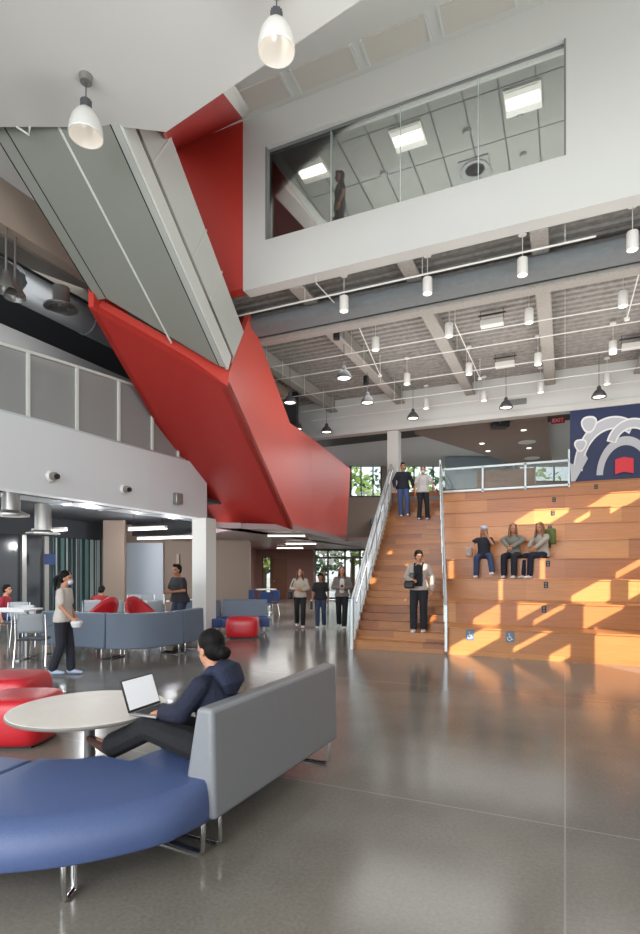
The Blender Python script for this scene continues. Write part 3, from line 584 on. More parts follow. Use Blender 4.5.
# mural
mx0 = PY(570, 450, YB).x; mz1 = PY(570, 410, YB).z; mw = 4.9; mh = mz1-TOP-.02
mu = thing('mural', 'navy mural panel with a large abstract pale grey and red emblem', 'mural', (mx0+mw/2, YB+.03, TOP+.01))
b = MB(); wbox(b, mx0, mx0+mw, YB+.0, YB+.035, TOP+.01, mz1); b.build('panel', M['navy'], mu)
LAY = [0]
def mural_shape(pts, m, lay, name):
    b = MB(); y = YB-.004-.006*LAY[0]; LAY[0] += 1; b.ext([(mx0+x*mh*.66, y, TOP+.01+z*mh) for x, z in pts], (0, .003, 0)); return b.build(name, m, mu)
def blob(cx_, cz_, rx, rz, n=28, a0=0, a1=2*pi, wob=0., k=3):
    return [(cx_+rx*(1+wob*sin(k*a))*cos(a), cz_+rz*(1+wob*sin(k*a))*sin(a)) for a in [a0+(a1-a0)*i/n for i in range(n)]]
def arcband(cx_, cz_, r0, r1, a0, a1, n=24, q=1.):
    A = [a0+(a1-a0)*i/n for i in range(n+1)]; return [(cx_+r1*cos(a), cz_+q*r1*sin(a)) for a in A]+[(cx_+r0*cos(a), cz_+q*r0*sin(a)) for a in reversed(A)]
mural_shape(arcband(.80, .12, .56, .74, radians(178), radians(58)), M['mwhite'], 1, 'outline_band')
mural_shape(arcband(.80, .12, .585, .715, radians(175), radians(60)), M['mgrey'], 2, 'grey_arc')
mural_shape(arcband(1.02, .05, .40, .52, radians(178), radians(10)), M['mgrey'], 2, 'grey_arc')
mural_shape(blob(.36, .78, .15, .12, wob=.08), M['mwhite'], 2, 'outline_blob'); mural_shape(blob(.36, .78, .12, .09, wob=.08), M['mgrey'], 3, 'grey_blob')
mural_shape(blob(.20, .50, .12, .09, wob=.1), M['mwhite'], 2, 'outline_blob'); mural_shape(blob(.20, .50, .09, .065, wob=.1), M['mgrey'], 3, 'grey_blob')
mural_shape(arcband(1.15, .42, .30, .48, radians(165), radians(20), q=.8), M['mwhite'], 3, 'outline_band'); mural_shape(arcband(1.15, .42, .33, .45, radians(162), radians(22), q=.8), M['mgrey'], 4, 'grey_arc')
mural_shape([(.02, .0), (.1, .0), (.34, .3), (.3, .36), (.1, .22), (.0, .26)], M['mgrey'], 2, 'grey_wedge')
mural_shape([(.84, .06), (1.0, .09), (1.17, .06), (1.17, .26), (1.0, .29), (.84, .26)], M['mred'], 4, 'red_patch')
# railings
def rail_line(name, label, xf, cat='railing', side=1, infill=False):
    t = thing(name, label, cat, (xf(Y0), Y0, 0)); zt = lambda Y: .18+(TOP-.18)*(Y-Y0)/(YB-Y0)
    return t, zt
lt, zt = rail_line('stair_railing', 'pale metal railing with slanted infill along the left of the wooden stairs', sl)
xl = lambda Y: sl(Y)-.02
YS = [Y0-.12+i*(YB-Y0+.1)/8 for i in range(9)]
for Y in YS: b = MB(); b.beam((xl(Y), Y, max(0, zt(Y)-.2)), (xl(Y), Y, zt(Y)+.95), .05, .05); b.build('post', M['rail'], lt)
for h, r in ((.95, .03), (.1, .02)): b = MB(); b.tube([(xl(YS[0]), YS[0], max(.02, zt(YS[0])+h)), (xl(YS[-1]), YS[-1], zt(YS[-1])+h)], r, 8); b.build('handrail' if h > .5 else 'bottom_rail', M['rail'], lt)
b = MB(); b.tube([(xl(Y0)+.09, Y0-.05, zt(Y0)+.8), (xl(YB)+.09, YB-.1, zt(YB)+.8)], .018, 8); b.build('grab_rail', M['chrome'], lt)
b = MB(); n = 60
for i in range(n):
    Y = YS[0]+(YS[-1]-YS[0])*(i+.5)/n; b.beam((xl(Y), Y, zt(Y)+.1), (xl(Y), Y, zt(Y)+.95), .012, .012)
b.build('baluster_infill', M['rail'], lt)
rt_, zt = rail_line('stair_railing', 'pale metal railing between the wooden stairs and the bleachers', sr)
for i in range(9):
    Y = Y0-.1+i*(YB-Y0)/8.; b = MB(); b.beam((sr(Y), Y, max(0, zt(Y)-.05)), (sr(Y), Y, zt(Y)+.85), .05, .05); b.build('post', M['rail'], rt_)
for h in (.85, .6): b = MB(); b.tube([(sr(Y0-.1), Y0-.1, zt(Y0-.1)+h), (sr(YB-.1), YB-.1, zt(YB-.1)+h)], .027, 8); b.build('handrail', M['rail'], rt_)
tg = thing('top_railing', 'pale metal and glass railing at the top of the bleachers, left of the mural', 'railing', (sr(YB), YB, TOP))
gx = [sr(YB)]+[PY(px, 470, YB).x for px in (483, 525.5, 569)]
for i, x in enumerate(gx): b = MB(); b.beam((x, YB-.06, TOP-.15), (x, YB-.06, 4.87+(.3 if i in (0, 3) else 0)), .05, .05); b.build('post', M['rail'], tg)
for z in (4.85, 4.14): b = MB(); b.beam((gx[0], YB-.06, z), (gx[3], YB-.06, z), .05, .06); b.build('handrail' if z > 4.5 else 'bottom_rail', M['rail'], tg)
b = MB(); wbox(b, gx[0], gx[3], YB-.066, YB-.054, 4.18, 4.82); b.build('glass_infill', M['glass'], tg)
# ================================================================ RED STAIRCASE
RF = mat('sunlit red parapet paint', '#d5564a', .38, noise=.03, nscale=.4)  # paler copy of the red, with sunlight on this face put into colour
rs = thing('red_staircase', 'huge folded red staircase hanging diagonally through the atrium', 'staircase', A)
side = [S(*q) for q in ((250, 314.5), (281, 398), (290, 423), (301, 430.5), (312, 438.5), (312, 534.6), (292.7, 530), (227.5, 386), (229.3, 372))]
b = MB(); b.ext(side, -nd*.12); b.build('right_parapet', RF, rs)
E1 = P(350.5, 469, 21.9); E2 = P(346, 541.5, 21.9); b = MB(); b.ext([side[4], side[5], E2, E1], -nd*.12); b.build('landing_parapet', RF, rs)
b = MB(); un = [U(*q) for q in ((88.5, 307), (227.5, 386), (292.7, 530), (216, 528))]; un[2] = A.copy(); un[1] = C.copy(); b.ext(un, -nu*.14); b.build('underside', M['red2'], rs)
dL = (un[0]-Vector((0, 0, 0))); 
b = MB(); d0 = 1.0
def dep(v): return -SA*v.x+CA*v.y
e = [un[0], un[1], P(229.6, 371.5, dep(un[1])+.12), P(92, 294.5, dep(un[0])+.15)]
b.ext(e, ud*.12); b.build('lip', mat('lit red lip paint', '#cd4a40', .4), rs)  # brighter copy of the red; light on the lip put into its colour
lf = [un[0], un[3], un[3]+Vector((0, 0, 1.3)), un[0]+Vector((0, 0, 1.0))]; b = MB(); b.ext(lf, nd*.1); b.build('left_parapet', M['red'], rs)
# inner dark-red return near the apex
q = [S(250, 314.5, -.1), S(244.5, 333, -.1), S(242, 322, -.1)]; a0_ = S(249.5, 315, -.12); b = MB(); b.ext([a0_, a0_+Vector((0, 0, -.5)), a0_-nd*.5+Vector((0, 0, -.45)), a0_-nd*.5+Vector((0, 0, -.12))], ud*.1); b.build('end_cap', M['red2'], rs)
# grey upper flight
GO = .22                                     # the grey underside sits a little above the red one
gi = -.14
G = lambda px, py: U(px, py, GO)
gs = thing('upper_flight', 'grey green underside of the upper stair flight with a glass guard', 'staircase', G(150, 250))
up = Vector((ud.x, ud.y, slope)).normalized()
L0 = G(60, 220); R0 = G(178, 276)
fz = lambda p, z=WC+.35: (z-p.z)/up.z               # run parameter at which a stair line reaches height z
at_ = lambda p, f: p+up*f
loL = (G(103, 299)-L0).length; loR = (G(217.5, 366)-R0).length
def strip(a, c, fa, fc, w): return [at_(a, fz(a)), at_(c, fz(c)), at_(c, fc), at_(a, fa)]
b = MB(); b.ext(strip(L0, R0, loL, loR, 0), -nu*.2); b.build('underside', M['stairgrey'], gs)
b = MB(); c0 = G(133.3, 270); loC = (G(171, 343)-c0).length; b.tube([at_(c0, fz(c0, WC+.1)), at_(c0, loC)], .02, 6); b.build('pipe', M['light'], gs)
b = MB(); p = at_(c0, -.95); b.tube([p, p+Vector((.06, 0, .12))], .012, 6); b.build('pipe_clip', M['light'], gs)
for Q, s_, lo in ((L0, -1, loL), (R0, 1, loR)):
    b = MB(); b.ext(strip(Q, Q+nd*.02*s_, lo, lo, 0), -nu*.19); b.build('dark_joint', M['cut'], gs)  # thin black joint along each side of the underside
    b = MB(); w = .2 if s_ < 0 else .12; b.ext(strip(Q+nd*.02*s_, Q+nd*w*s_, lo, lo+(.06 if s_ > 0 else 0), 0), -nu*.24); b.build('edge_beam', M['stairgrey'] if s_ < 0 else M['pale'], gs)
Q = R0+nd*.155-nu*.02
b = MB(); q_ = at_(Q, loR+.12); t_ = at_(Q-nu*.34, loR+.12); b.ext([at_(Q, fz(Q)), q_, t_, at_(Q-nu*.34, fz(Q))], -nd*.05); b.build('outer_stringer', M['light'], gs)
Q2 = Q-nu*.36
b = MB(); b.ext([at_(Q2, fz(Q)), at_(Q2, loR+.1), at_(Q2-nu*.08, loR+.1), at_(Q2-nu*.08, fz(Q))], -nd*.04); b.build('glazing_channel', M['alu'], gs)
Q3 = Q2-nu*.08; hg = Vector((0, 0, 1.12)); KQ = nd.dot(Q3)-K
g0 = S(232, 363, KQ); g1 = S(243.8, 332, KQ)
b = MB(); f_ = fz(Q); b.ext([at_(Q3, f_), at_(Q3, (g0-Q3).dot(up)), g0, g1, at_(Q3, f_)+hg], -nd*.02); b.build('guard_panel', mat('pale frosted guard glass', '#c0c5c0', .35), gs)
for px, py in ((163.5, 175), (207, 247), (222, 289)):
    b = MB(); p = S(px, py, KQ)+nd*.004; p = Q3+up*(p-Q3).dot(up)-up*.25+nd*.004; b.beam(p, p+hg*.985+up*.62, .03, .01, nd); b.build('panel_joint', M['light'], gs)
L3 = L0-nd*.22; b = MB(); f_ = fz(L3); b.ext([at_(L3, f_), at_(L3, loL), at_(L3, loL)+hg*1.2, at_(L3, f_)+hg*1.2], nd*.02); b.build('guard_panel', M['gglass'], gs)
b = MB(); b.tube([PZ(17, 127, WC-.02), PZ(29, 135, WC-.2), PZ(30, 127, WC-.02)], .015, 6); tag(b.build('pipe_hanger', M['light']), 'small white pipe hanger under the edge of the white soffit', 'pipe')
# red wall and facets
rw = thing('red_wall', 'tall red wall fold beside the internal window', 'wall', (XL, BY0, ZB))
b = MB(); xa = XL-3.2; wbox(b, xa, XL, BY0+.0, BY1-.05, ZB+.05, ROOF); b.build('panel', M['red'], rw)
T = Vector((XL, BY0, ZR)); q = [E[2], E[3], T, Vector((XL-1.6, BY0, PY(200, 150, BY0).z))]; q[3] = PY(172, 152, BY0)
b = MB(); b.ext(q, (0, 0, .03)); b.build('sloped_soffit', M['red2'], rw)
b = MB(); q2 = [E[3]+Vector((0, 0, .0)), T, T+Vector((.16, 0, .1)), E[3]+Vector((.12, -.02, .1))]; b.ext(q2, (0, 0, .03)); b.build('edge_return', M['light'], rw)
b = MB(); b.ext([PY(172, 152, BY0), E[2], E[2]+Vector((-.02, 0, 1.5)), PY(172, 152, BY0)+Vector((0, 0, .4))], (-.05, 0, 0)); b.build('left_return', M['red'], rw)
# ================================================================ CEILING LIGHTS AND PIPES
cyl_lab = 'white cylinder pendant'
rows = [[(344, 304), (427.5, 286), (522.5, 267), (632.5, 241)], [(375.6, 344), (449, 330), (529, 316), (623, 299)], [(407, 379), (469, 369), (538, 359), (613, 347.5)], [(426, 404), (484, 396), (540.6, 387.5), (607, 379)]]
Yr = [10.0, 12.05, 14.55, 16.85]
rn = ['front', 'second', 'third', 'back']; cn = ['leftmost', 'second from left', 'third from left', 'rightmost']
proto = None
for r in range(4):
    for c_ in range(4):
        p = PY(rows[r][c_][0], rows[r][c_][1], Yr[r])
        lab = 'white cylinder pendant light, %s in the %s row' % (cn[c_], rn[r])
        if proto is None:
            t = thing('pendant_light', lab, 'pendant light', p, group='white cylinder pendants under the deck ceiling')
            b = MB(); b.lathe([(.0, -.135), (.075, -.135), (.085, -.145), (.088, -.14), (.088, .13), (.08, .145), (0, .145)], (0, 0, 0), 20); b.build('shade', M['wlamp'], t, local=True, smooth=True)
            b = MB(); b.lathe([(0, -.147), (.07, -.147), (.07, -.14), (0, -.14)], (0, 0, 0), 16); b.build('lens', M['glows'], t, local=True)
            b = MB(); b.tube([(0, 0, .14), (0, 0, .56)], .006, 6); b.build('cord', M['wlamp'], t, local=True)
            b = MB(); b.lathe([(0, .55), (.07, .55), (.07, .58), (0, .58)], (0, 0, 0), 16); b.build('canopy', M['wlamp'], t, local=True)
            proto = t; KIDS[t.name] = [o for o in bpy.data.objects if o.parent == t]
        else:
            t = copy_tree(proto); t.location = p; t['label'] = lab
dom = [(344, 374, 'dark bell pendant light above the couple on the stairs, nearest of the bells'), (290, 399, 'dark bell pendant light beside the red staircase, higher one'), (367.5, 399, 'dark bell pendant light left of the white column, beside a sprayed beam'), (326.6, 429, 'dark bell pendant light low beside the end of the red parapet'), (413, 415, 'dark bell pendant light right above the white column'), (506, 404, 'dark bell pendant light above the projector'), (599, 393, 'dark bell pendant light above the mural'), (297, 426, 'dark bell pendant light partly hidden behind the red parapet')]
proto = None
for px, py, lab in dom:
    p = PZ(px, py, 6.4)
    if proto is None:
        t = thing('bell_pendant', lab, 'pendant light', p, group='dark bell pendants under the deck ceiling')
        b = MB(); b.shell([(.19, -.12), (.18, -.06), (.13, .03), (.07, .09), (.055, .1), (.05, .17), (.02, .2), (.001, .2)], (0, 0, 0), 24); o = b.build('shade', M['greylamp'], t, local=True, smooth=True); sm = o.modifiers.new('t', 'SOLIDIFY'); sm.thickness = .008
        b = MB(); b.lathe([(0, -.1), (.15, -.1), (.15, -.09), (0, -.09)], (0, 0, 0), 20); b.build('lens', M['glows'], t, local=True)
        b = MB(); b.tube([(0, 0, .2), (0, 0, 1.1)], .008, 6); b.build('cord', M['greylamp'], t, local=True)
        proto = t; KIDS[t.name] = [o for o in bpy.data.objects if o.parent == t]
    else: t = copy_tree(proto); t.location = p; t['label'] = lab
for i, (px, py) in enumerate(((336.5, 335), (366, 380.5), (387, 411))):
    p = PZ(px, py, 7.0); t = thing('black_spotlight', ['black cylinder spotlight, nearest of the three', 'black cylinder spotlight, middle of the three', 'black cylinder spotlight, farthest of the three'][i], 'spotlight', p, group='black spotlights under the deck ceiling')
    b = MB(); b.lathe([(0, -.1), (.075, -.1), (.075, .12), (0, .12)], p, 16); b.build('housing', M['black'], t); b = MB(); b.tube([p+Vector((0, 0, .1)), p+Vector((0, 0, .5))], .01, 6); b.build('stem', M['black'], t)
# big foreground dome pendants
def bigdome(px, py, lab, m, cpy, w):
    d = (WC-EYE)*F/(HY-cpy); p = P(px, py, d); r = w/2/F*d; t = thing('dome_pendant', lab, 'pendant light', p, group='large dome pendants under the white soffit')
    b = MB(); b.shell([(r, 0), (r*1.01, r*.12), (r*.98, r*.5), (r*.85, r*1.0), (r*.62, r*1.4), (r*.38, r*1.66), (r*.3, r*1.7)], p, 32); o = b.build('shade', m, t, smooth=True); sm = o.modifiers.new('t', 'SOLIDIFY'); sm.thickness = .006
    b = MB(); b.shell([(r*.96, r*.03), (r*.93, r*.5), (r*.8, r*.95), (r*.55, r*1.35), (r*.25, r*1.5), (.001, r*1.52)], p, 32); b.build('reflector', mat('satin lamp reflector', '#e9e6e0', .3, .55, emit='#fff0e0', es=.12), t, smooth=True)
    b = MB(); b.lathe([(.0, r*1.62), (r*.3, r*1.62), (r*.3, r*2.2), (r*.2, r*2.3), (0, r*2.3)], p, 16)
    for k in range(12): a = 2*pi*k/12; b.tube([p+Vector((r*.3*cos(a), r*.3*sin(a), r*1.7)), p+Vector((r*.3*cos(a), r*.3*sin(a), r*2.2))], .008, 4)
    b.build('heat_sink', M['greylamp'], t)
    b = MB(); b.tube([p+Vector((0, 0, r*2.2)), (p.x, p.y, WC)], .008, 6); b.build('cord', M['greylamp'], t)
    b = MB(); h = WC-p.z; b.lathe([(0, h-.08), (.07, h-.08), (.08, h), (0, h)], p, 20); b.build('canopy', M['alu'], t)
bigdome(86, 137, 'frosted dome pendant light hanging near the grey stair underside', M['frost'], 76, 33)
bigdome(276.5, 52, 'white dome pendant light hanging at the top centre', M['wlamp'], -14, 37)
# lamps at the left void
for i, (px, py) in enumerate(((6, 283), (15, 291))):
    p = PZ(px, py, 6.3); t = thing('bell_pendant', ['metal bell lamp cut by the left edge under the metal duct', 'metal bell lamp near the left edge under the metal duct'][i], 'pendant light', p, group='metal bell lamps above the balcony')
    b = MB(); b.shell([(.17, -.12), (.16, -.05), (.1, .05), (.06, .12), (.05, .2), (.001, .21)], p, 20); b.build('shade', M['alu'], t, smooth=True); b = MB(); b.tube([p+Vector((0, 0, .2)), p+Vector((0, 0, 1.1))], .02, 6); b.build('stem', M['alu'], t)
# pipes
def pipe(y, z, x0, x1, lab, r=.012, parent=None):
    b = MB(); b.tube([(x0, y, z), (x1, y, z)], r, 6)
    k = x0+.8
    while k < x1: b.tube([(k, y, z), (k, y, CEIL)], .006, 4); k += 2.4
    return tag(b.build('sprinkler_pipe', M['wlamp'], smooth=True), lab, 'pipe', 'thin white pipes under the deck ceiling')
pipe(9.95, 7.1, -8, PY(596, 236, 9.95).x, 'thin white pipe nearest the white upper wall', .017)
pipe(12.6, 7.0, -8, 6, 'thin white pipe just behind the cross girder')
pipe(13.5, 7.0, -8, 6, 'second thin white pipe behind the cross girder')
pipe(14.9, 6.95, -8, 6, 'third thin white pipe behind the cross girder')
pipe(16.3, 6.9, -8, 6, 'fourth thin white pipe behind the cross girder')
pipe(17.1, 6.8, -8, 6, 'thin white pipe closest to the white band wall')
for i, (a, c, z) in enumerate((((316, 283), (340, 309), 7.2), ((358, 325), (380, 375), 7.0), ((455, 324), (480, 378), 7.0), ((640, 270), (627, 318), 7.0))):
    b = MB(); b.tube([PZ(*a, z), PZ(*c, z)], .012, 6); p = PZ(*c, z); b.lathe([(0, -.05), (.05, -.05), (.06, 0), (0, 0)], p, 10); b.tube([p, p+Vector((0, 0, CEIL-z))], .008, 5)
    p = PZ(*a, z); b.tube([p, p+Vector((0, 0, CEIL-z))], .008, 5)
    tag(b.build('conduit', M['wlamp']), ['slanting white conduit left of the leftmost front cylinder pendant', 'slanting white conduit above the wide stairs', 'slanting white conduit above the glass railing', 'slanting white conduit at the right edge of the frame'][i], 'pipe')
for i, (px, py) in enumerate(((492, 323), (505, 364.5), (633, 346))):
    p = PZ(px, py, 7.25); t = thing('ceiling_speaker', ['pale box fixture on the deck ceiling in the middle bay', 'pale box fixture on the deck ceiling above the projector', 'pale box fixture on the deck ceiling at the right edge'][i], 'ceiling fixture', p, group='pale box fixtures on the deck ceiling')
    b = MB(); b.box(p, (.5, .2, .13)); b.build('box', M['wlamp'], t, bevel=.01); b = MB(); b.box(p+Vector((0, 0, .2)), (.6, .03, .03))
    for dx in (-.25, .25): b.tube([p+Vector((dx, 0, 0)), p+Vector((dx, 0, CEIL-p.z))], .008, 4)
    b.build('bracket', M['dark'], t)
# office fittings
for i, (px, py) in enumerate(((312, 170), (408, 137), (523, 99), (311, 302))):
    if i == 3: continue
    p = PZ(px, py, rc-.02); t = thing('ceiling_light', ['left square ceiling light behind the internal window', 'middle square ceiling light behind the internal window', 'right square ceiling light behind the internal window'][i], 'ceiling light', p, group='square ceiling lights behind the internal window')
    b = MB(); b.box(p, (.62, .62, .04)); b.build('frame', M['wlamp'], t); b = MB(); b.box(p-Vector((0, 0, .02)), (.56, .25, .03)); b.build('lens', M['glow'], t); b = MB()
    for dy in (-.21, .21): b.box(p-Vector((0, dy, .02)), (.56, .14, .025))
    b.build('reflector', M['wlamp'], t)
for i, (px, py, r) in enumerate(((384, 173, .09), (467, 131, .09), (520, 114, .07), (523, 154, .07))):
    p = PZ(px, py, rc-.01); t = thing('smoke_detector', ['round ceiling device behind the window, right of the standing person', 'round ceiling device behind the window, in the middle', 'round ceiling device just below the right ceiling light', 'round ceiling device low at the right of the window'][i], 'ceiling device', p, group='round devices on the office ceiling')
    b = MB(); b.lathe([(0, -.05), (r*.7, -.05), (r, 0), (0, 0)], p, 16); b.build('cover', M['greyp'], t)
p = PZ(475, 168, rc-.015); b = MB(); b.box(p, (.6, .6, .03))
for r in (.26, .18, .1): b.lathe([(r, -.04), (r+.02, -.04), (r+.02, 0), (r, 0)], p, 20)
tag(b.build('air_diffuser', M['greyp']), 'square air diffuser in the office ceiling behind the internal window', 'air diffuser')
p = PY(461, 407, YB-.03); p = PY(517, 402, YB-.02); b = MB(); b.box(p, (.55, .02, .18))
for k in range(7): b.box(p+Vector((-.24+k*.08, -.015, 0)), (.02, .01, .16))
tag(b.build('wall_grille', M['alu']), 'small rectangular air grille on the white band wall', 'grille')
# ================================================================ FURNITURE
def xy3(v, z): return Vector((v.x, v.y, z))
def round_poly(pts, r=.03): return pts
def sofa(name, label, cat, line, side, seat=None, group=None, backm=None, seatm=None, ztop=.84, legs=True, depth=.66, thick=.17, ends=True):
    """line: outer base line of the back (world 2-D points); side: +1/-1 which way the seat lies"""
    L_ = [Vector((p[0], p[1], 0)) for p in line]; n = len(L_); t = thing(name, label, cat, L_[n//2], group=group)
    nr = []
    for i in range(n):
        tt = (L_[min(i+1, n-1)]-L_[max(i-1, 0)]).normalized(); nr.append(Vector((-tt.y, tt.x, 0))*side)
    def strip(o0, o1, za, zb, o1b=None):
        b = MB(); o1b = o1 if o1b is None else o1b; vs = []
        for p, q in zip(L_, nr): vs += [xy3(p+q*o0, za), xy3(p+q*o1b, za), xy3(p+q*o1, zb), xy3(p+q*(o0+(.02 if o1b != o1 else 0)), zb)]
        fs = [(4*i+k, 4*i+(k+1) % 4, 4*i+4+(k+1) % 4, 4*i+4+k) for i in range(n-1) for k in range(4)]+[(0, 1, 2, 3), (4*n-1, 4*n-2, 4*n-3, 4*n-4)]
        return b.add(vs, fs)
    strip(0, thick, .2, ztop, thick+.12).build('backrest', backm or M['slate'], t, bevel=.028, seg=3)
    strip(thick+.122 if 0 else thick+.10, depth+thick, .2, .43).build('seat_cushion', seatm or M['blue'], t, bevel=.03, seg=3)
    if legs:
        for i in (0, n-1):
            s_ = .1 if i == 0 else -.1; tt = (L_[1]-L_[0]).normalized() if i == 0 else (L_[-1]-L_[-2]).normalized(); p = L_[i]+tt*s_
            b = MB(); pth = [xy3(p+nr[i]*.04, .2), xy3(p+nr[i]*.04, .035), xy3(p+nr[i]*.07, .013), xy3(p+nr[i]*.5, .013), xy3(p+nr[i]*.53, .035), xy3(p+nr[i]*.53, .2)]
            b.tube(pth, .013, 8); b.build('sled_leg', M['chrome'], t, smooth=True)
    return t
cam2 = lambda px, d: tuple(cw((px-PX0)/F*d, d, 0)[:2])
# -- foreground
s1 = sofa('lounge_sofa', 'grey backed sofa with blue seat that the person with the laptop sits on', 'sofa', [cam2(215, 3.19), cam2(338, 4.76)], 1, backm=M['greyl'], ztop=.855, thick=.14, depth=.6)
TC = (-1.71, 4.05)
def tcw(x, y, z=0): return cw(TC[0]+x, TC[1]+y, z)
def slab(name, mats, pts, z0, z1, parent, bevel=.03):
    b = MB(); b.prism([xy(p) for p in pts], z0, z1); return b.build(name, mats, parent, bevel=bevel, seg=4)
bench = thing('curved_bench', 'large blue curved backless bench in the left foreground', 'bench', tcw(.3, -.9))
arc = [tcw(1.33*cos(radians(a)), 1.33*sin(radians(a))) for a in range(-35, -109, -4)]
inn = [tcw(.47*cos(radians(a)), .47*sin(radians(a))) for a in (-107, -92, -75, -58)]
# the body bulges outwards below the top edge
n = len(arc); b = MB(); 
pts = arc+inn
def sc(f, i): return 1+f if i < n else 1
lay = [(.185, .03), (.21, .075), (.28, .085), (.36, .06), (.41, .02), (.435, -.03)]
vs = []
c2 = tcw(0, 0)
for z, f in lay:
    for i, p in enumerate(pts):
        q = c2+(p-c2)*(1+f*min(1, i/4) if i < n else 1.0); q.z = z; vs.append(q)
N = len(pts); b.add(vs, [(k*N+i, k*N+(i+1) % N, (k+1)*N+(i+1) % N, (k+1)*N+i) for k in range(len(lay)-1) for i in range(N)]+[tuple(range(N-1, -1, -1)), tuple((len(lay)-1)*N+i for i in range(N))])
b.build('seat_cushion', M['blue'], bench, bevel=.012, seg=2)
for px, d in ((63.5, 2.735), (203, 3.2)):
    p = cw((px-320)/F*d, d, 0); q = cw(.03, 1, 0) if px < 100 else cw(-.8, .45, 0); q.z = 0; q.normalize(); b = MB(); b.tube([xy3(p, .2), xy3(p, .03), xy3(p+q*.02, .015), xy3(p+q*(.1 if px < 100 else .42), .015), xy3(p+q*(.11 if px < 100 else .44), .03), xy3(p+q*(.11 if px < 100 else .44), .2)], .017, 8); b.build('sled_leg', M['chrome'], bench, smooth=True)
nb = thing('bench_module', 'blue bench module cut by the left edge, behind the curved bench', 'bench', tcw(-.6, -.6))
slab('seat_cushion', M['blue'], [tcw(-.16, -.47), tcw(-.43, -1.3), tcw(-1.4, -1.0), tcw(-1.15, -.2)], .2, .435, nb)
b = MB(); p = tcw(-.55, -1.1); q = tcw(-.4, -.6); b.tube([xy3(p, .2), xy3(p, .013), xy3(q, .013), xy3(q, .2)], .014, 8); b.build('sled_leg', M['chrome'], nb)
tb = thing('round_table', 'low round table with pale wood top and grey column in the left foreground', 'table', tcw(0, 0))
p = tcw(0, 0); b = MB(); b.lathe([(0, .632), (.545, .632), (.55, .64), (.55, .655), (.545, .66), (0, .66)], p, 64); b.build('table_top', M['table'], tb, smooth=True)
b = MB(); b.shell([(.549, .634), (.553, .64), (.553, .653), (.549, .657)], p, 64); b.build('edge_band', M['tedge'], tb, smooth=True)
b = MB(); p2 = tcw(-.03, 0); b.lathe([(0, .02), (.04, .02), (.04, .63), (0, .63)], p, 20); b.build('column', M['alu'], tb, smooth=True)
b = MB(); b.lathe([(0, 0), (.26, 0), (.26, .01), (.24, .018), (0, .022)], p, 32); b.build('base_plate', M['alu'], tb, smooth=True)
def pouf(px, d, lab, w=.56, h=.45, rz=0., grp='red leather poufs'):
    p = cw((px-320)/F*d, d, 0); t = thing('pouf', lab, 'pouf', p, YAW+rz, grp); n = 24; b = MB(); vs = []; lay = [(.0, .88), (.02, .95), (.10, 1.02), (.24, 1.04), (.37, 1.01), (.425, .94), (.45, .8)]
    for z, f in lay:
        for k in range(n):
            a = 2*pi*k/n; e = .26; x = abs(cos(a))**(e*1.6)*(1 if cos(a) >= 0 else -1); y = abs(sin(a))**(e*1.6)*(1 if sin(a) >= 0 else -1); vs.append((x*w/2*f, y*w/2*f, z*h/.45+.02))
    b.add(vs, [(k*n+i, k*n+(i+1) % n, (k+1)*n+(i+1) % n, (k+1)*n+i) for k in range(len(lay)-1) for i in range(n)]+[tuple(range(n-1, -1, -1)), tuple((len(lay)-1)*n+i for i in range(n))])
    b.build('cushion', M['redl'], t, local=True, smooth=True, sub=1); b = MB(); b.box((0, 0, .012), (w*.7, w*.7, .024)); b.build('base', M['black'], t, local=True)
    return t
pouf(20, 5.35, 'red leather pouf at the left edge, nearer one beside the round table', .68)
pouf(10, 6.3, 'red leather pouf at the left edge, farther one behind the first', .74, .46)
pouf(243, 13.4, 'red leather pouf in front of the long blue sofa near the white column', .78, .5)
# -- middle curved sofa seen from behind
def mid(pts): return [cam2(px, d) for px, d in pts]
sofa('sofa_module', 'grey blue sofa module right behind the walking person', 'sofa', mid([(40, 10.7), (104, 10.05)]), -1 if 0 else 1, group='grey blue sofa modules of the middle arc', ztop=.86)
sofa('sofa_module', 'curved grey blue sofa module in the middle of the lounge', 'sofa', mid([(105, 10.04), (125, 9.98), (145, 10.08), (165, 10.35), (184, 10.8)]), 1, group='grey blue sofa modules of the middle arc', ztop=.86)
sofa('sofa_module', 'narrow grey blue sofa module at the right end of the middle arc', 'sofa', mid([(184.5, 10.83), (204.5, 11.6)]), 1, group='grey blue sofa modules of the middle arc', ztop=.86)
# long back sofa facing us
sofa('long_sofa', 'long blue sofa with grey blue back beside the white column', 'sofa', mid([(267, 14.9), (222, 14.7)]), 1, seatm=M['blued'], ztop=.86, depth=.8, group='long blue sofas near the white column')
sofa('long_sofa', 'angled blue sofa module left of the red pouf, under the white column', 'sofa', mid([(219, 14.75), (176, 14.3)]), 1, seatm=M['blued'], ztop=.86, depth=.8, group='long blue sofas near the white column')
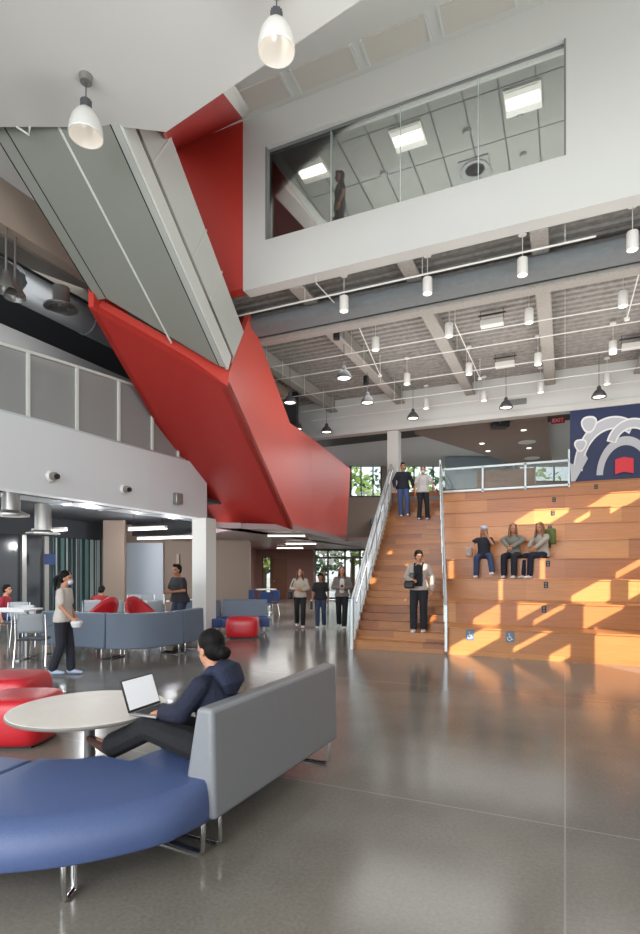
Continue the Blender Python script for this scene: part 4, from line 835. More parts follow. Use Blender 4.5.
# -- red lounge shells
def tub(px, d, face, lab):
    p = cw((px-320)/F*d, d, 0); t = thing('lounge_chair', lab, 'chair', p, YAW+face, 'red lounge chairs behind the middle sofa'); b = MB(); n = 16; vs = []
    for j in range(6):
        v = j/5
        for k in range(n+1):
            a = radians(-110+220*k/n); hgt = .42+v*(.60*(cos(a/1.35)**2)+.06); r = .36+.10*v; vs.append((r*sin(a)*1.05, -r*cos(a), hgt))
    b.add(vs, [(j*(n+1)+k, j*(n+1)+k+1, (j+1)*(n+1)+k+1, (j+1)*(n+1)+k) for j in range(5) for k in range(n)]); o = b.build('shell_back', M['redl'], t, local=True, smooth=True); sm = o.modifiers.new('t', 'SOLIDIFY'); sm.thickness = .04
    b = MB(); b.lathe([(0, .36), (.26, .36), (.31, .40), (.31, .44), (.27, .47), (0, .48)], (0, 0, 0), 24); b.build('seat', M['redl'], t, local=True, smooth=True)
    for k in range(4):
        a = pi/4+k*pi/2; b = MB(); b.tube([(.1*cos(a), .1*sin(a), .37), (.3*cos(a), .3*sin(a), 0)], .013, 6); b.build('leg', M['chrome'], t, local=True)
    return t
tub(96, 11.9, 1.2, 'red tub chair turned to the right, behind the middle sofa')
tub(148, 12.0, -1.9, 'red tub chair turned to the left, nearer the man in black')
# -- chairs and tables of the lounge
def make_chair():
    t = thing('side_chair', '', 'chair', (0, 0, 0)); b = MB(); vs = []; n = 8
    for j in range(7):
        z = .58+j*.055; w = .225*(1-.12*(j/6)**2)
        for k in range(n+1): x = -w+2*w*k/n; vs.append((x, -.24-.03*j/6+.06*(x/w)**2*.6, z))
    b.add(vs, [(j*(n+1)+k, j*(n+1)+k+1, (j+1)*(n+1)+k+1, (j+1)*(n+1)+k) for j in range(6) for k in range(n)]); o = b.build('backrest', M['plast'], t, local=True, smooth=True); sm = o.modifiers.new('t', 'SOLIDIFY'); sm.thickness = .015
    b = MB(); b.prism([(-.22, -.2), (.22, -.2), (.24, .15), (.2, .23), (-.2, .23), (-.24, .15)], .44, .475); b.build('seat', M['dplast'], t, local=True, bevel=.012)
    for s_ in (-1, 1):
        b = MB(); b.tube([(s_*.235, -.25, .9), (s_*.24, -.2, .46), (s_*.25, -.3, .01)], .012, 6); b.build('leg', M['chrome'], t, local=True, smooth=True)
        b = MB(); b.tube([(s_*.24, -.2, .44), (s_*.24, .2, .44), (s_*.25, .26, .01)], .012, 6); b.build('leg', M['chrome'], t, local=True, smooth=True)
        b = MB(); b.tube([(s_*.24, -.22, .66), (s_*.27, -.1, .68), (s_*.27, .12, .68)], .012, 6); b.build('armrest', M['chrome'], t, local=True, smooth=True)
    KIDS[t.name] = [o for o in bpy.data.objects if o.parent == t]
    return t
ch0 = make_chair(); first = True
def chair(px, d, face, lab, blue=False):
    global first
    t = ch0 if first else copy_tree(ch0); first = False
    t.location = cw((px-320)/F*d, d, 0); t.rotation_euler = (0, 0, YAW+face); t['label'] = lab; t['group'] = 'grey chairs in the lounge'; return t
chair(34, 9.6, .25, 'grey chair with chrome legs left of the walking person, seen from behind, nearest')
chair(27, 11.9, .2, 'grey chair right behind the nearest grey chair')
chair(15, 12.5, 3.3, 'grey chair on the far side of the white table at the left edge')
chair(95, 13.8, .15, 'grey chair with the person in red bent over it')
chair(117, 13.6, .1, 'grey chair between the two red tub chairs, seen from behind')
chair(131, 16.3, 3.0, 'far grey chair facing us in front of the writing board, left')
chair(144.5, 16.3, 3.2, 'far grey chair facing us in front of the writing board, right')
chair(155, 13.7, .3, 'grey chair just left of the man in black')
def table(px0, px1, d, h, lab, m, dep=.7, n=2, leg=None, name='table'):
    a = cw((px0-320)/F*d, d, 0); c = cw((px1-320)/F*d, d, 0); u = (c-a).normalized(); v = Vector((-u.y, u.x, 0)); t = thing('lounge_table', lab, 'table', (a+c)/2, group='tables in the lounge')
    b = MB(); b.ext([xy3(a, h-.035), xy3(c, h-.035), xy3(c+v*dep, h-.035), xy3(a+v*dep, h-.035)], (0, 0, .035)); b.build('table_top', m, t, bevel=.008)
    W = (c-a).length
    for f in ((.12, .88) if n == 2 else (.5,)):
        p = a+u*W*f+v*dep/2; b = MB(); b.tube([xy3(p, h-.04), xy3(p, .02)], .035, 12); b.build('leg', M['alu'], t, smooth=True); b = MB(); b.box((p.x, p.y, .012), (.07, dep*.9, .024), atan2(u.y, u.x)); b.build('foot', M['alu'], t)
    return t
table(-40, 24, 9.9, .93, 'white table at the left edge beside the nearest grey chair', M['mwhite'], .7, 2)
table(84, 114, 14.6, .76, 'white table in front of the person in red', M['table'], .7)
table(124, 164, 14.8, .78, 'pale wood table left of the man in black', M['table'], .8)
table(170, 192, 15.5, .78, 'pale table partly hidden behind the man in black', M['table'], .8)
ct = table(117, 129, 11.9, .5, 'low round-edged table between the red tub chairs', M['mwhite'], .6, 1)
table(204, 262, 21.5, .74, 'small pale table beyond the long sofa', M['table'], .6) if 0 else None
def blue_chair(px, d, face, lab):
    p = cw((px-320)/F*d, d, 0); t = thing('shell_chair', lab, 'chair', p, YAW+face, 'blue shell chairs in the corridor'); b = MB(); b.box((0, 0, .46), (.46, .44, .05)); b.build('seat', M['blued'], t, local=True, bevel=.02)
    b = MB(); b.box((0, -.22, .72), (.46, .05, .36)); b.build('backrest', M['blued'], t, local=True, bevel=.02)
    for sx in (-1, 1):
        for sy in (-1, 1): b = MB(); b.tube([(sx*.18, sy*.16, .45), (sx*.23, sy*.22, 0)], .014, 6); b.build('leg', M['chrome'], t, local=True)
blue_chair(262, 18.6, .6, 'blue chair in the corridor at the right end of the long sofa, nearer')
blue_chair(271, 19.8, 2.2, 'blue chair in the corridor behind the small white table')
blue_chair(257, 20.5, -1, 'blue chair in the corridor, leftmost of the blue ones')
p = cw((266-320)/F*21, 21, 0); cf = thing('cafe_table', 'small white table between the blue corridor chairs', 'table', p); b = MB(); b.lathe([(0, .88), (.4, .88), (.4, .91), (0, .91)], p, 24); b.build('table_top', M['mwhite'], cf); b = MB(); b.tube([xy3(p, 0), xy3(p, .88)], .035, 10); b.build('column', M['alu'], cf); b = MB(); b.lathe([(0, 0), (.24, 0), (.24, .02), (0, .02)], p, 20); b.build('base_plate', M['alu'], cf)
b = MB(); p = cw((50-320)/F*17.9, 17.9, 1.9); 
b.box((p.x, p.y, 2.0), (.35, .03, .35), YAW); tag(b.build('blue_sign', M['blued']), 'small blue square sign on the striped partition', 'sign')
# ================================================================ PEOPLE
def ortho(d, hint):
    d = d.normalized(); s_ = d.cross(Vector(hint)); return s_.normalized()
def hand_prims(b, wr, dr, pn, side, r=.0088, curl=.5, L=1.):
    """wr wrist, dr hand direction, pn palm normal, side=+1 if the thumb lies along dr x pn"""
    dr = dr.normalized(); pn = (pn-dr*pn.dot(dr)).normalized(); lt = dr.cross(pn)*side
    b.loft([(wr, .027, .02), (wr+dr*.03, .036, .016), (wr+dr*.085*L, .042, .014), (wr+dr*.095*L, .038, .011)], lt, 10)
    for i, (o, ln) in enumerate(((.031, .072), (.0105, .080), (-.0105, .075), (-.031, .058))):
        k = wr+dr*.088*L+lt*o; a1 = curl*.5; a2 = curl*1.2; a3 = curl*1.8; p = k; rr = r*(1 if i < 3 else .88)
        for a_, f in ((a1, .42), (a2, .32), (a3, .26)):
            q = p+(dr*cos(a_)+pn*sin(a_)+lt*o*.9)*ln*f; b.cap(p, rr, q, rr*.93, 7); p = q; rr *= .93
    t0 = wr+dr*.025*L+lt*.03; t1 = t0+(dr*.6+lt*.75+pn*.2).normalized()*.04; t2 = t1+(dr*.85+lt*.4+pn*.35).normalized()*.032; b.cap(t0, .0135, t1, .011, 8); b.cap(t1, .011, t2, .0088, 8)
def remeshed(b, name, mats, parent, vox, smooth=2, paint=None, disp=None):
    me = bpy.data.meshes.new(name); me.from_pydata([tuple(v) for v in b.v], [], b.f); o = bpy.data.objects.new(name, me); COL.objects.link(o)
    bm = bmesh.new(); bm.from_mesh(me); bmesh.ops.recalc_face_normals(bm, faces=bm.faces); bm.to_mesh(me); bm.free()
    r = o.modifiers.new('r', 'REMESH'); r.mode = 'VOXEL'; r.voxel_size = vox; r.adaptivity = 0
    if smooth: s_ = o.modifiers.new('s', 'SMOOTH'); s_.factor = .5; s_.iterations = smooth
    dg = bpy.context.evaluated_depsgraph_get(); ev = o.evaluated_get(dg); m2 = bpy.data.meshes.new_from_object(ev); o.modifiers.clear(); o.data = m2; bpy.data.meshes.remove(me)
    for mm in mats: m2.materials.append(mm)
    for p in m2.polygons: p.use_smooth = True
    if paint:
        vs = m2.vertices
        for p in m2.polygons: p.material_index = paint(p.center)
    o.parent = parent; return o
JT = dict(hipc=(0, 0, .93), waist=(0, 0, 1.06), chest=(0, .0, 1.26), neck=(0, -.01, 1.43), head=(0, .015, 1.565), shl=(-.168, 0, 1.355), shr=(.168, 0, 1.355), ell=(-.235, -.02, 1.10), elr=(.235, -.02, 1.10), wrl=(-.245, .06, .86), wrr=(.245, .06, .86), hpl=(-.09, 0, .90), hpr=(.09, 0, .90), knl=(-.1, .02, .49), knr=(.1, .02, .49), anl=(-.1, -.01, .08), anr=(.1, -.01, .08))
def person(label, loc, face, H=1.7, J={}, top=None, bot=None, shoe='white', hair=('short', 'hair'), sleeve='short', skin='skin', vox=.011, lean=(0, 0), yaw=0., tilt=0., mask=False, glasses=False, feet=(None, None), hands=None, fem=True, extra=None, topm=None, group=None, open_front=None, curl=.5, wide=1., loose=1.):
    t = thing('person', label, 'person', loc, face, group); s = H/1.7
    j = {k: Vector(v) for k, v in JT.items()}
    pv = Vector(J.get('hipc', JT['hipc'])); dp = pv-Vector(JT['hipc'])
    up_ = ('waist', 'chest', 'neck', 'head', 'shl', 'shr', 'ell', 'elr', 'wrl', 'wrr')
    RM = Matrix.Rotation(-lean[0], 3, 'X') @ Matrix.Rotation(lean[1], 3, 'Y')
    for k in up_: j[k] = pv+RM @ (Vector(JT[k])-Vector(JT['hipc']))
    for k in ('hpl', 'hpr', 'knl', 'knr', 'anl', 'anr'): j[k] = j[k]+dp
    j['hipc'] = pv
    for k, v in J.items(): j[k] = Vector(v)
    for k in j: j[k] = j[k]*s
    g = s; W = wide
    sx = (j['shr']-j['shl']).normalized(); hx = (j['hpr']-j['hpl']).normalized()
    # ---------- body (one surface)
    b = MB()
    def torso(b, e, lo=0., hi=1.):
        secs = [(j['hipc']+Vector((0, 0, -.07*g)), (.135+e)*g*W, (.09+e)*g), (j['hipc'], (.162+e)*g*W, (.108+e)*g), (j['waist'], (.135+e)*g*W, (.092+e)*g), (j['chest'], (.155+e*.8)*g*W, (.108+e*.8)*g), (j['chest'].lerp(j['neck'], .42), (.158+e*.5)*g*W, (.095+e*.6)*g), (j['chest'].lerp(j['neck'], .72), (.118+e*.4)*g, (.078+e*.5)*g), (j['neck'].lerp(j['chest'], .1), (.062+e*.5)*g, (.055+e*.5)*g)]
        b.loft(secs, hx.lerp(sx, .6), 18)
    torso(b, 0)
    nk = j['neck']; hd = j['head']; b.tube([nk.lerp(j['chest'], .1), nk, hd+Vector((0, 0, -.05*g))], [.062*g, .054*g, .052*g], 12)
    for a_, c_ in (('shl', 'hpl'), ('shr', 'hpr')): b.cap(nk.lerp(j[a_], .4)+Vector((0, 0, -.03*g)), .038*g, j[a_], .048*g)
    for q in 'lr':
        b.cap(j['sh'+q], .050*g, j['el'+q], .037*g); b.cap(j['el'+q], .037*g, j['wr'+q], .025*g)
        b.cap(j['hp'+q], .085*g, j['kn'+q], .054*g); kn, an = j['kn'+q], j['an'+q]; md = kn.lerp(an, .35); b.cap(kn, .052*g, md, .052*g); b.cap(md, .052*g, an, .036*g)
        ft = (feet[0] if q == 'l' else feet[1]) or Vector((0, 1, 0)); ft = Vector(ft).normalized(); b.cap(an+Vector((0, 0, -.03*g)), .035*g, an+ft*.13*g+Vector((0, 0, -.045*g)), .028*g)
    Rh = Matrix.Rotation(yaw, 3, 'Z') @ Matrix.Rotation(-tilt, 3, 'X')
    def H_(x, y, z): return hd+Rh @ (Vector((x, y, z))*g)
    def HE(b, c, r, n=14, m=10): b.ell(H_(*c), tuple(x*g for x in r), rot=Rh, n=n, m=m)
    HE(b, (0, -.012, .03), (.074, .092, .098)); HE(b, (0, .022, -.035), (.056, .066, .075)); HE(b, (0, .05, -.082), (.03, .03, .024))
    HE(b, (0, .091, -.012), (.011, .016, .024), 8, 6); HE(b, (0, .1, -.026), (.016, .013, .011), 8, 6)
    for q in (-1, 1): HE(b, (q*.074, -.005, -.012), (.009, .018, .03), 8, 6); HE(b, (q*.03, .068, .018), (.026, .014, .01), 8, 6)
    HE(b, (0, .082, -.055), (.024, .01, .006), 8, 6); HE(b, (0, .08, -.066), (.02, .01, .006), 8, 6)
    hs = hands or {}
    for q, sg in (('l', -1), ('r', 1)):
        wr = j['wr'+q]; dr = hs.get(q, {}).get('d'); dr = Vector(dr).normalized() if dr else (wr-j['el'+q]).normalized(); pn = Vector(hs.get(q, {}).get('n', (-sg, 0, 0))); cu = hs.get(q, {}).get('c', curl)
        sd = dr.cross((pn-dr*pn.dot(dr)).normalized()); th = Vector(hs.get(q, {}).get('t', (0, 1, .2))); hand_prims(b, wr, dr, pn, 1 if sd.dot(th) > 0 else -1, r=max(.0085, vox*.95), curl=cu, L=g)
    Ri = Rh.transposed()
    def paint(c):
        v = Ri @ (c-hd)/g
        for q in (-1, 1):
            if ((v.x-q*.03)/.015)**2+((v.z-.002)/.0075)**2 < 1 and v.y > .06: return 1
            if ((v.x-q*.03)/.022)**2+((v.z-.022)/.006)**2 < 1 and v.y > .05: return 3
        if (v.x/.024)**2+((v.z+.06)/.011)**2 < 1 and v.y > .06: return 2
        return 0
    hm = M[hair[1]]
    remeshed(b, 'body', [M[skin], M['eye'], M['lip'], hm], t, vox*.9, 1, paint)
    # ---------- hair
    b = MB(); HE(b, (0, -.03, .05), (.086, .093, .09)); HE(b, (0, -.045, .0), (.08, .07, .085))
    st = hair[0]
    if st == 'short': HE(b, (0, .045, .098), (.058, .045, .028)); HE(b, (.02, .03, .11), (.05, .05, .03))
    if st == 'mop': HE(b, (0, .05, .072), (.062, .04, .03)); HE(b, (0, -.025, .06), (.09, .095, .08)); [HE(b, (q*.074, -.005, .03), (.016, .04, .05)) for q in (-1, 1)]
    if st in ('long', 'pony'): [HE(b, (q*.05, .025, .085), (.035, .04, .03)) for q in (-1, 1)]
    if st == 'long':
        for x in (-.075, -.04, 0, .04, .075): b.cap(H_(x*.9, -.06+abs(x)*.4, .02), .036*g, H_(x*1.35, -.075+abs(x)*.5, -.25), .03*g, 8)
        for x in (-.085, .085): b.cap(H_(x*.9, .01, .03), .02*g, H_(x*1.1, .045, -.20), .024*g, 8)
    if st == 'pony': b.cap(H_(0, -.1, .05), .035*g, H_(0, -.17, -.02), .042*g, 8); b.cap(H_(0, -.17, -.02), .042*g, H_(0, -.16, -.19), .02*g, 8)
    if st == 'bun': HE(b, (.0, -.125, -.045), (.052, .042, .045), 14, 10); HE(b, (0, -.085, -.03), (.05, .05, .05)); b.cap(H_(.03, -.15, -.05), .012, H_(-.03, -.15, -.03), .012)
    if st == 'cap': [b.cap(H_(x*.9, -.06+abs(x)*.4, .0), .034*g, H_(x*1.3, -.05+abs(x)*.5, -.24), .028*g, 8) for x in (-.07, -.02, .03, .07)]
    remeshed(b, 'hair', [hm], t, vox*.9, 1)
    # ---------- top
    tm = topm or cloth('cloth '+label[:18], top); b = MB(); e = .012*loose+.004
    torso(b, e); b.loft([(j['hipc']+Vector((0, 0, -.06*g)), (.186+e)*g*W, (.122+e)*g), (j['hipc'], (.182+e)*g*W, (.12+e)*g), (j['waist'], (.14+e)*g*W, (.1+e)*g)], hx, 16)
    for q in 'lr':
        b.cap(nk.lerp(j['sh'+q], .4)+Vector((0, 0, -.03*g)), (.040+e*.5)*g, j['sh'+q], (.050+e*.6)*g); el = j['el'+q]
        if sleeve == 'short': b.cap(j['sh'+q], (.050+e*.6)*g, j['sh'+q].lerp(el, .7), (.047+e*1.1)*g)
        else: b.cap(j['sh'+q], (.050+e*.6)*g, el, (.042+e*.8)*g); b.cap(el, (.043+e)*g, el.lerp(j['wr'+q], .97), (.030+e)*g)
    remeshed(b, 'shirt' if sleeve == 'short' else 'jacket', [tm], t, vox, 2)
    # ---------- trousers
    b = MB(); e = .010*loose+.003; b.loft([(j['hipc']+Vector((0, 0, -.1*g)), .14*g*W, .1*g), (j['hipc'], (.166+e)*g*W, (.112+e)*g), (j['hipc'].lerp(j['waist'], .5), (.145+e)*g*W, (.1+e)*g)], hx, 16)
    for q in 'lr':
        hp, kn, an = j['hp'+q], j['kn'+q], j['an'+q]; b.cap(hp, (.088+e)*g, kn, (.058+e*1.3)*g); b.cap(kn, (.058+e*1.3)*g, an.lerp(kn, .06), (.045+e*2)*g)
    remeshed(b, 'trousers', [cloth('trousers '+label[:14], bot)], t, vox, 2)
    # ---------- shoes
    sm_ = cloth('shoe '+label[:14], {'white': '#d9d9dc', 'black': '#161617', 'blue': '#a9bcd8', 'brown': '#4a3128'}[shoe])
    for q, ftv in (('l', feet[0]), ('r', feet[1])):
        ft = Vector(ftv or (0, 1, 0)).normalized(); an = j['an'+q]; b = MB(); sd = ft.cross(Vector((0, 0, 1))); sd = sd.normalized() if sd.length > .1 else Vector((1, 0, 0)); upv = sd.cross(ft).normalized()
        h0 = an-upv*.04*g; b.loft([(h0-ft*.065*g, .02*g, .025*g), (h0-ft*.045*g, .036*g, .038*g), (h0+ft*.03*g, .042*g, .040*g), (h0+ft*.1*g-upv*.008*g, .048*g, .032*g), (h0+ft*.16*g-upv*.014*g, .042*g, .024*g), (h0+ft*.19*g-upv*.016*g, .02*g, .014*g)], sd, 12); b.cap(h0+upv*.0, .038*g, an+upv*.02*g, .042*g)
        remeshed(b, 'shoe', [sm_], t, vox*.8, 1)
    if mask:
        b = MB(); HE(b, (0, .062, -.05), (.052, .048, .044)); remeshed(b, 'face_mask', [mat('pale blue face mask', '#b9cfe0', .8)], t, .006, 1)
    if glasses:
        b = MB(); [b.tube([H_(q*.03+.022*cos(a), .097, .004+.017*sin(a)) for a in [k*pi/5 for k in range(11)]], .003, 4) for q in (-1, 1)]; b.tube([H_(-.01, .1, .006), H_(.01, .1, .006)], .003, 4); [b.tube([H_(q*.052, .095, .006), H_(q*.08, .0, .002)], .003, 4) for q in (-1, 1)]; b.build('glasses', M['black'], t, local=True)
    if extra: extra(t, j, g, H_)
    return t, j
def facing(dx, dd):            # heading so that local +y points to camera-frame (dx right, dd away)
    return YAW+atan2(-dx, dd)
def front_panel(t, j, g, m, w=.05, name='shirt_front', zt=.0):
    b = MB(); zo = Vector((0, zt, 0)); c = j['chest']+zo; nk = j['neck']+zo; wa = j['waist']+zo
    b.loft([(nk+Vector((0, .045, -.04))*g, w*.6*g, .02*g), (c+Vector((0, .108, .06))*g, w*g, .02*g), (c+Vector((0, .118, -.02))*g, w*1.15*g, .02*g), (wa+Vector((0, .105, 0))*g, w*1.2*g, .02*g), (wa+Vector((0, .112, -.11))*g, w*1.1*g, .02*g)], (1, 0, 0), 12)
    return remeshed(b, name, [m], t, .009, 1)
def on_floor(px, d): return cw((px-320)/F*d, d, 0)
def bagthing(name, label, cat, p, dims, m, rz=0., strap=None):
    t = thing(name, label, cat, p); b = MB(); b.ell(p, (dims[0]/2, dims[1]/2, dims[2]/2), rot=Matrix.Rotation(rz, 3, 'Z'), n=16, m=12); bb = MB(); bb.box(p, (dims[0]*.86, dims[1]*.8, dims[2]*.82), rz); b.v += [v for v in []]
    bb.build('body', m, t, bevel=min(dims)*.3, seg=4)
    bx = MB(); bx.box(p-Vector((sin(-rz)*0, 0, dims[2]*.12)), (dims[0]*.6, dims[1]*.95, dims[2]*.4), rz); bx.build('front_pocket', m, t, bevel=.015)
    if strap: s_ = MB(); s_.tube(strap, .012, 6); s_.build('strap', M['black'], t, smooth=True)
    return t
loc2w = lambda loc, face, v: Vector(loc)+Matrix.Rotation(face, 3, 'Z') @ Vector(v)
# 1 walking person at left (side view, walking right)
fa = facing(1, .05); lc = on_floor(63, 8.65)
person('masked person in a pale short sleeved shirt walking right past the grey chairs', lc, fa, 1.66, J=dict(knl=(-.09, .07, .49), anl=(-.09, .09, .085), knr=(.09, .0, .49), anr=(.09, -.13, .11), elr=(.225, .06, 1.12), wrr=(.2, .22, .93), ell=(-.22, .02, 1.1), wrl=(-.2, .14, .88)), top='#bdb7b0', bot='#20222c', shoe='blue', hair=('pony', 'hair'), skin='skin', mask=True, wide=1.1, lean=(.06, 0), tilt=.08)
p = loc2w(lc, fa, (.2, .29, .83)); ct_ = thing('food_container', 'clear plastic food container held by the walking person', 'container', p); b = MB(); b.lathe([(0, -.05), (.07, -.05), (.085, .0), (.085, .02), (.07, .05), (0, .05)], p, 20); b.build('bowl', mat('cloudy clear plastic', '#c9cdd0', .15), ct_, smooth=True); b = MB(); b.lathe([(.088, .015), (.088, .03), (.07, .035)], p, 20); b.build('lid_rim', M['mwhite'], ct_)
# 2-4 walkers towards us
toward = lambda px: facing(-(px-320)/F, -1)
lc = on_floor(300, 15.7); fa = toward(300)
person('woman in a cream top walking towards us, leftmost of the three walkers', lc, fa, 1.70, J=dict(knl=(-.09, .12, .50), anl=(-.08, .14, .09), knr=(.09, .02, .49), anr=(.09, -.16, .12), ell=(-.24, .0, 1.12), wrl=(-.08, .17, 1.08), elr=(.25, -.02, 1.12), wrr=(.14, .19, 1.12)), top='#a89e90', bot='#121215', shoe='white', hair=('long', 'hairr'), sleeve='long', vox=.013)
bagthing('shoulder_bag', 'black shoulder bag at the side of the leftmost walking woman', 'bag', loc2w(lc, fa, (.29, -.02, .93)), (.16, .3, .26), M['black'], fa, [loc2w(lc, fa, q) for q in ((.28, .05, 1.05), (.2, .07, 1.3), (.14, 0, 1.42), (.2, -.1, 1.3), (.29, -.08, 1.05))])
lc = on_floor(320.5, 15.6); fa = toward(320)
person('short haired person in a black t-shirt and jeans walking between the two women', lc, fa, 1.57, J=dict(knl=(-.1, .03, .49), anl=(-.11, -.1, .1), knr=(.09, .1, .5), anr=(.09, .13, .085)), top='#17171b', bot='#2d3850', shoe='white', hair=('mop', 'hair'), vox=.013, wide=1.1, skin='skind')
p = loc2w(lc, fa, (.26, .09, .66)); wb = thing('water_bottle', 'dark water bottle hanging from the hand of the short haired walker', 'bottle', p); b = MB(); b.lathe([(0, -.12), (.04, -.12), (.04, .08), (.025, .11), (0, .11)], p, 14); b.build('body', M['black'], wb, smooth=True); b = MB(); b.lathe([(0, .11), (.028, .11), (.028, .15), (0, .15)], p, 12); b.build('lid', M['alu'], wb)
lc = on_floor(342, 15.5); fa = toward(342)
person('woman with long auburn hair in a grey open jacket, rightmost of the three walkers', lc, fa, 1.76, J=dict(knl=(-.08, .14, .5), anl=(-.06, .16, .09), knr=(.09, .0, .5), anr=(.08, -.15, .12), ell=(-.25, .0, 1.12), wrl=(-.07, .2, 1.10), elr=(.25, 0, 1.12), wrr=(.07, .2, 1.10)), top='#6d6560', bot='#131317', shoe='white', hair=('long', 'hairr'), sleeve='long', vox=.013, loose=1.2, extra=lambda t, j, g, H_: front_panel(t, j, g, cloth('pale grey shirt', '#bcbab8'), .06))
p = loc2w(lc, fa, (0, .27, 1.17)); b = MB(); b.box(p, (.075, .012, .15), fa); tag(b.build('phone', M['black'], bevel=.004), 'dark phone held by the rightmost walking woman', 'phone')
# 5 person on lower stairs with overalls
def stand_on(px, k, dy=.14):
    Y = Y0+.28*(k-1)+dy; v = PY(px, 500, Y); v.z = SZ(k); return v
lc = stand_on(419, 2); fa = facing(-.35, -1)
def ovr(t, j, g, H_):
    bm_ = cloth('black dungarees', '#15171c'); front_panel(t, j, g, bm_, .085, 'dungaree_bib', .02)
    for q in (-1, 1):
        b = MB(); c = j['chest']; b.cap(c+Vector((q*.075, .128, .02))*g, .022*g, j['neck']+Vector((q*.08, .04, -.02))*g, .024*g); b.cap(j['neck']+Vector((q*.08, .04, -.02))*g, .024*g, c+Vector((q*.08, -.1, .05))*g, .022*g); remeshed(b, 'dungaree_strap', [bm_], t, .009, 1)
person('person in a beige shirt and black dungarees coming down the lower stairs', lc, fa, 1.72, J=dict(knl=(-.1, .06, .50), anl=(-.1, .02, .085), knr=(.1, .08, .5), anr=(.09, .1, .085), ell=(-.27, -.02, 1.14), wrl=(-.27, .05, .88), elr=(.27, -.02, 1.14), wrr=(.12, .18, 1.08)), top='#a79a92', bot='#181b22', shoe='white', hair=('mop', 'hair'), sleeve='long', vox=.012, loose=1.4, fem=False, yaw=.5, extra=ovr)
p = loc2w(lc, fa, (.15, .27, 1.0)); cb = bagthing('camera_bag', 'black camera bag hanging at the waist of the person in dungarees', 'bag', p, (.26, .18, .2), M['black'], fa, [loc2w(lc, fa, q) for q in ((.1, .22, 1.06), (-.02, .16, 1.25), (-.1, .06, 1.46), (-.1, -.1, 1.38))])
p = loc2w(lc, fa, (.09, .26, 1.2)); cm = thing('camera', 'black camera held at the chest by the person in dungarees', 'camera', p); b = MB(); b.box(p, (.12, .07, .08), fa); b.build('body', M['black'], cm, bevel=.012); b = MB(); b.tube([p, loc2w(lc, fa, (.09, .36, 1.19))], .035, 14); b.build('lens', M['greylamp'], cm, smooth=True)
# 6-7 couple at the top
lc = stand_on(403, 21); fa = facing(-.05, -1)
person('man in a navy jacket and ripped jeans coming down near the top of the stairs', lc, fa, 1.70, J=dict(knl=(-.12, .12, .52), anl=(-.12, .08, .1), knr=(.08, .0, .49), anr=(.06, -.06, .085), ell=(-.29, -.04, 1.12), wrl=(-.31, .1, .92), elr=(.28, .0, 1.12), wrr=(.27, .14, .92)), top='#171c28', bot='#3a4f78', shoe='white', hair=('short', 'hair'), sleeve='long', vox=.014, wide=1.12, fem=False, loose=1.3)
lc = stand_on(423, 20); fa = facing(-.2, -1)
person('masked woman in a light grey t-shirt and black trousers near the stair top', lc, fa, 1.64, J=dict(knl=(-.12, .05, .49), anl=(-.14, .02, .085), knr=(.09, .08, .49), anr=(.12, .06, .085), ell=(-.28, .0, 1.14), wrl=(-.36, .08, .95)), top='#b1aeae', bot='#15161a', shoe='blue', hair=('pony', 'hairr'), vox=.014, mask=True)
# 8-10 seated on bleachers (tier 4 seat, feet on tier 3)
ZS4 = TH[4]; YS4 = Y0+3*TT
def seat_on(px, dy=.22): v = PY(px, 560, YS4+dy); v.z = TH[3]; return v
SH = TH[4]-TH[3]
def sitJ(spl=.1, sprr=.1, fwd=.48, **k):
    d_ = dict(hipc=(0, 0, SH+.1), hpl=(-.09, .02, SH+.085), hpr=(.09, .02, SH+.085), knl=(-spl, .44, SH+.06), knr=(sprr, .44, SH+.06), anl=(-spl, fwd-.03, .085), anr=(sprr, fwd-.03, .085)); d_.update(k); return d_
fwdface = pi   # local +y -> world -Y
lc = seat_on(484); fa = pi-.1
person('person in a pale cap and jeans, leftmost of three sitting on the bleachers', lc, fa, 1.60, J=sitJ(.26, .08, .5, knl=(-.24, .42, SH+.1), anl=(-.34, .62, .17), ell=(-.24, .12, .86), wrl=(-.06, .2, 1.18), elr=(.27, .02, .92), wrr=(.18, .22, .72)), top='#22242e', bot='#2c3c5e', hair=('cap', 'hairb'), vox=.012, extra=lambda t, j, g, H_: (lambda b: (b.ell(H_(0, -.01, .075), (.098, .105, .075), n=16, m=10), b.loft([(H_(0, .06, .07), .075, .012), (H_(0, .12, .065), .075, .01), (H_(0, .17, .055), .045, .006)], (1, 0, 0), 10), remeshed(b, 'cap', [cloth('pale blue cap', '#a9bccb')], t, .009, 1)))(MB()))
lc = seat_on(514); fa = pi-.15
person('long haired woman in a grey top, middle of three sitting on the bleachers', lc, fa, 1.66, J=sitJ(.1, .13, .46, ell=(-.25, .08, .93), wrl=(-.05, .33, .75), elr=(.25, .08, .93), wrr=(.06, .33, .75)), top='#77756c', bot='#191c2a', hair=('long', 'hairb'), sleeve='long', vox=.012, lean=(.12, 0), yaw=.35)
lc = seat_on(543, .30); fa = pi-.75
person('long haired woman in a pale sweater, rightmost of three on the bleachers', lc, fa, 1.68, J=sitJ(.07, .12, .5, ell=(-.22, .1, .93), wrl=(-.1, .32, .72), elr=(.24, .08, .93), wrr=(.1, .34, .74)), top='#a39b90', bot='#161a2a', hair=('long', 'hairb'), sleeve='long', vox=.012, lean=(.14, 0), yaw=.3)
bagthing('backpack', 'olive green backpack on the back of the rightmost seated woman', 'backpack', loc2w(lc, fa, (0, -.22, .98))+Vector((0, 0, 0)), (.32, .2, .46), mat('olive bag fabric', '#5d6a3c', .85), fa, [loc2w(lc, fa, q) for q in ((.12, -.14, 1.1), (.13, -.04, 1.24), (.13, .1, 1.15))])
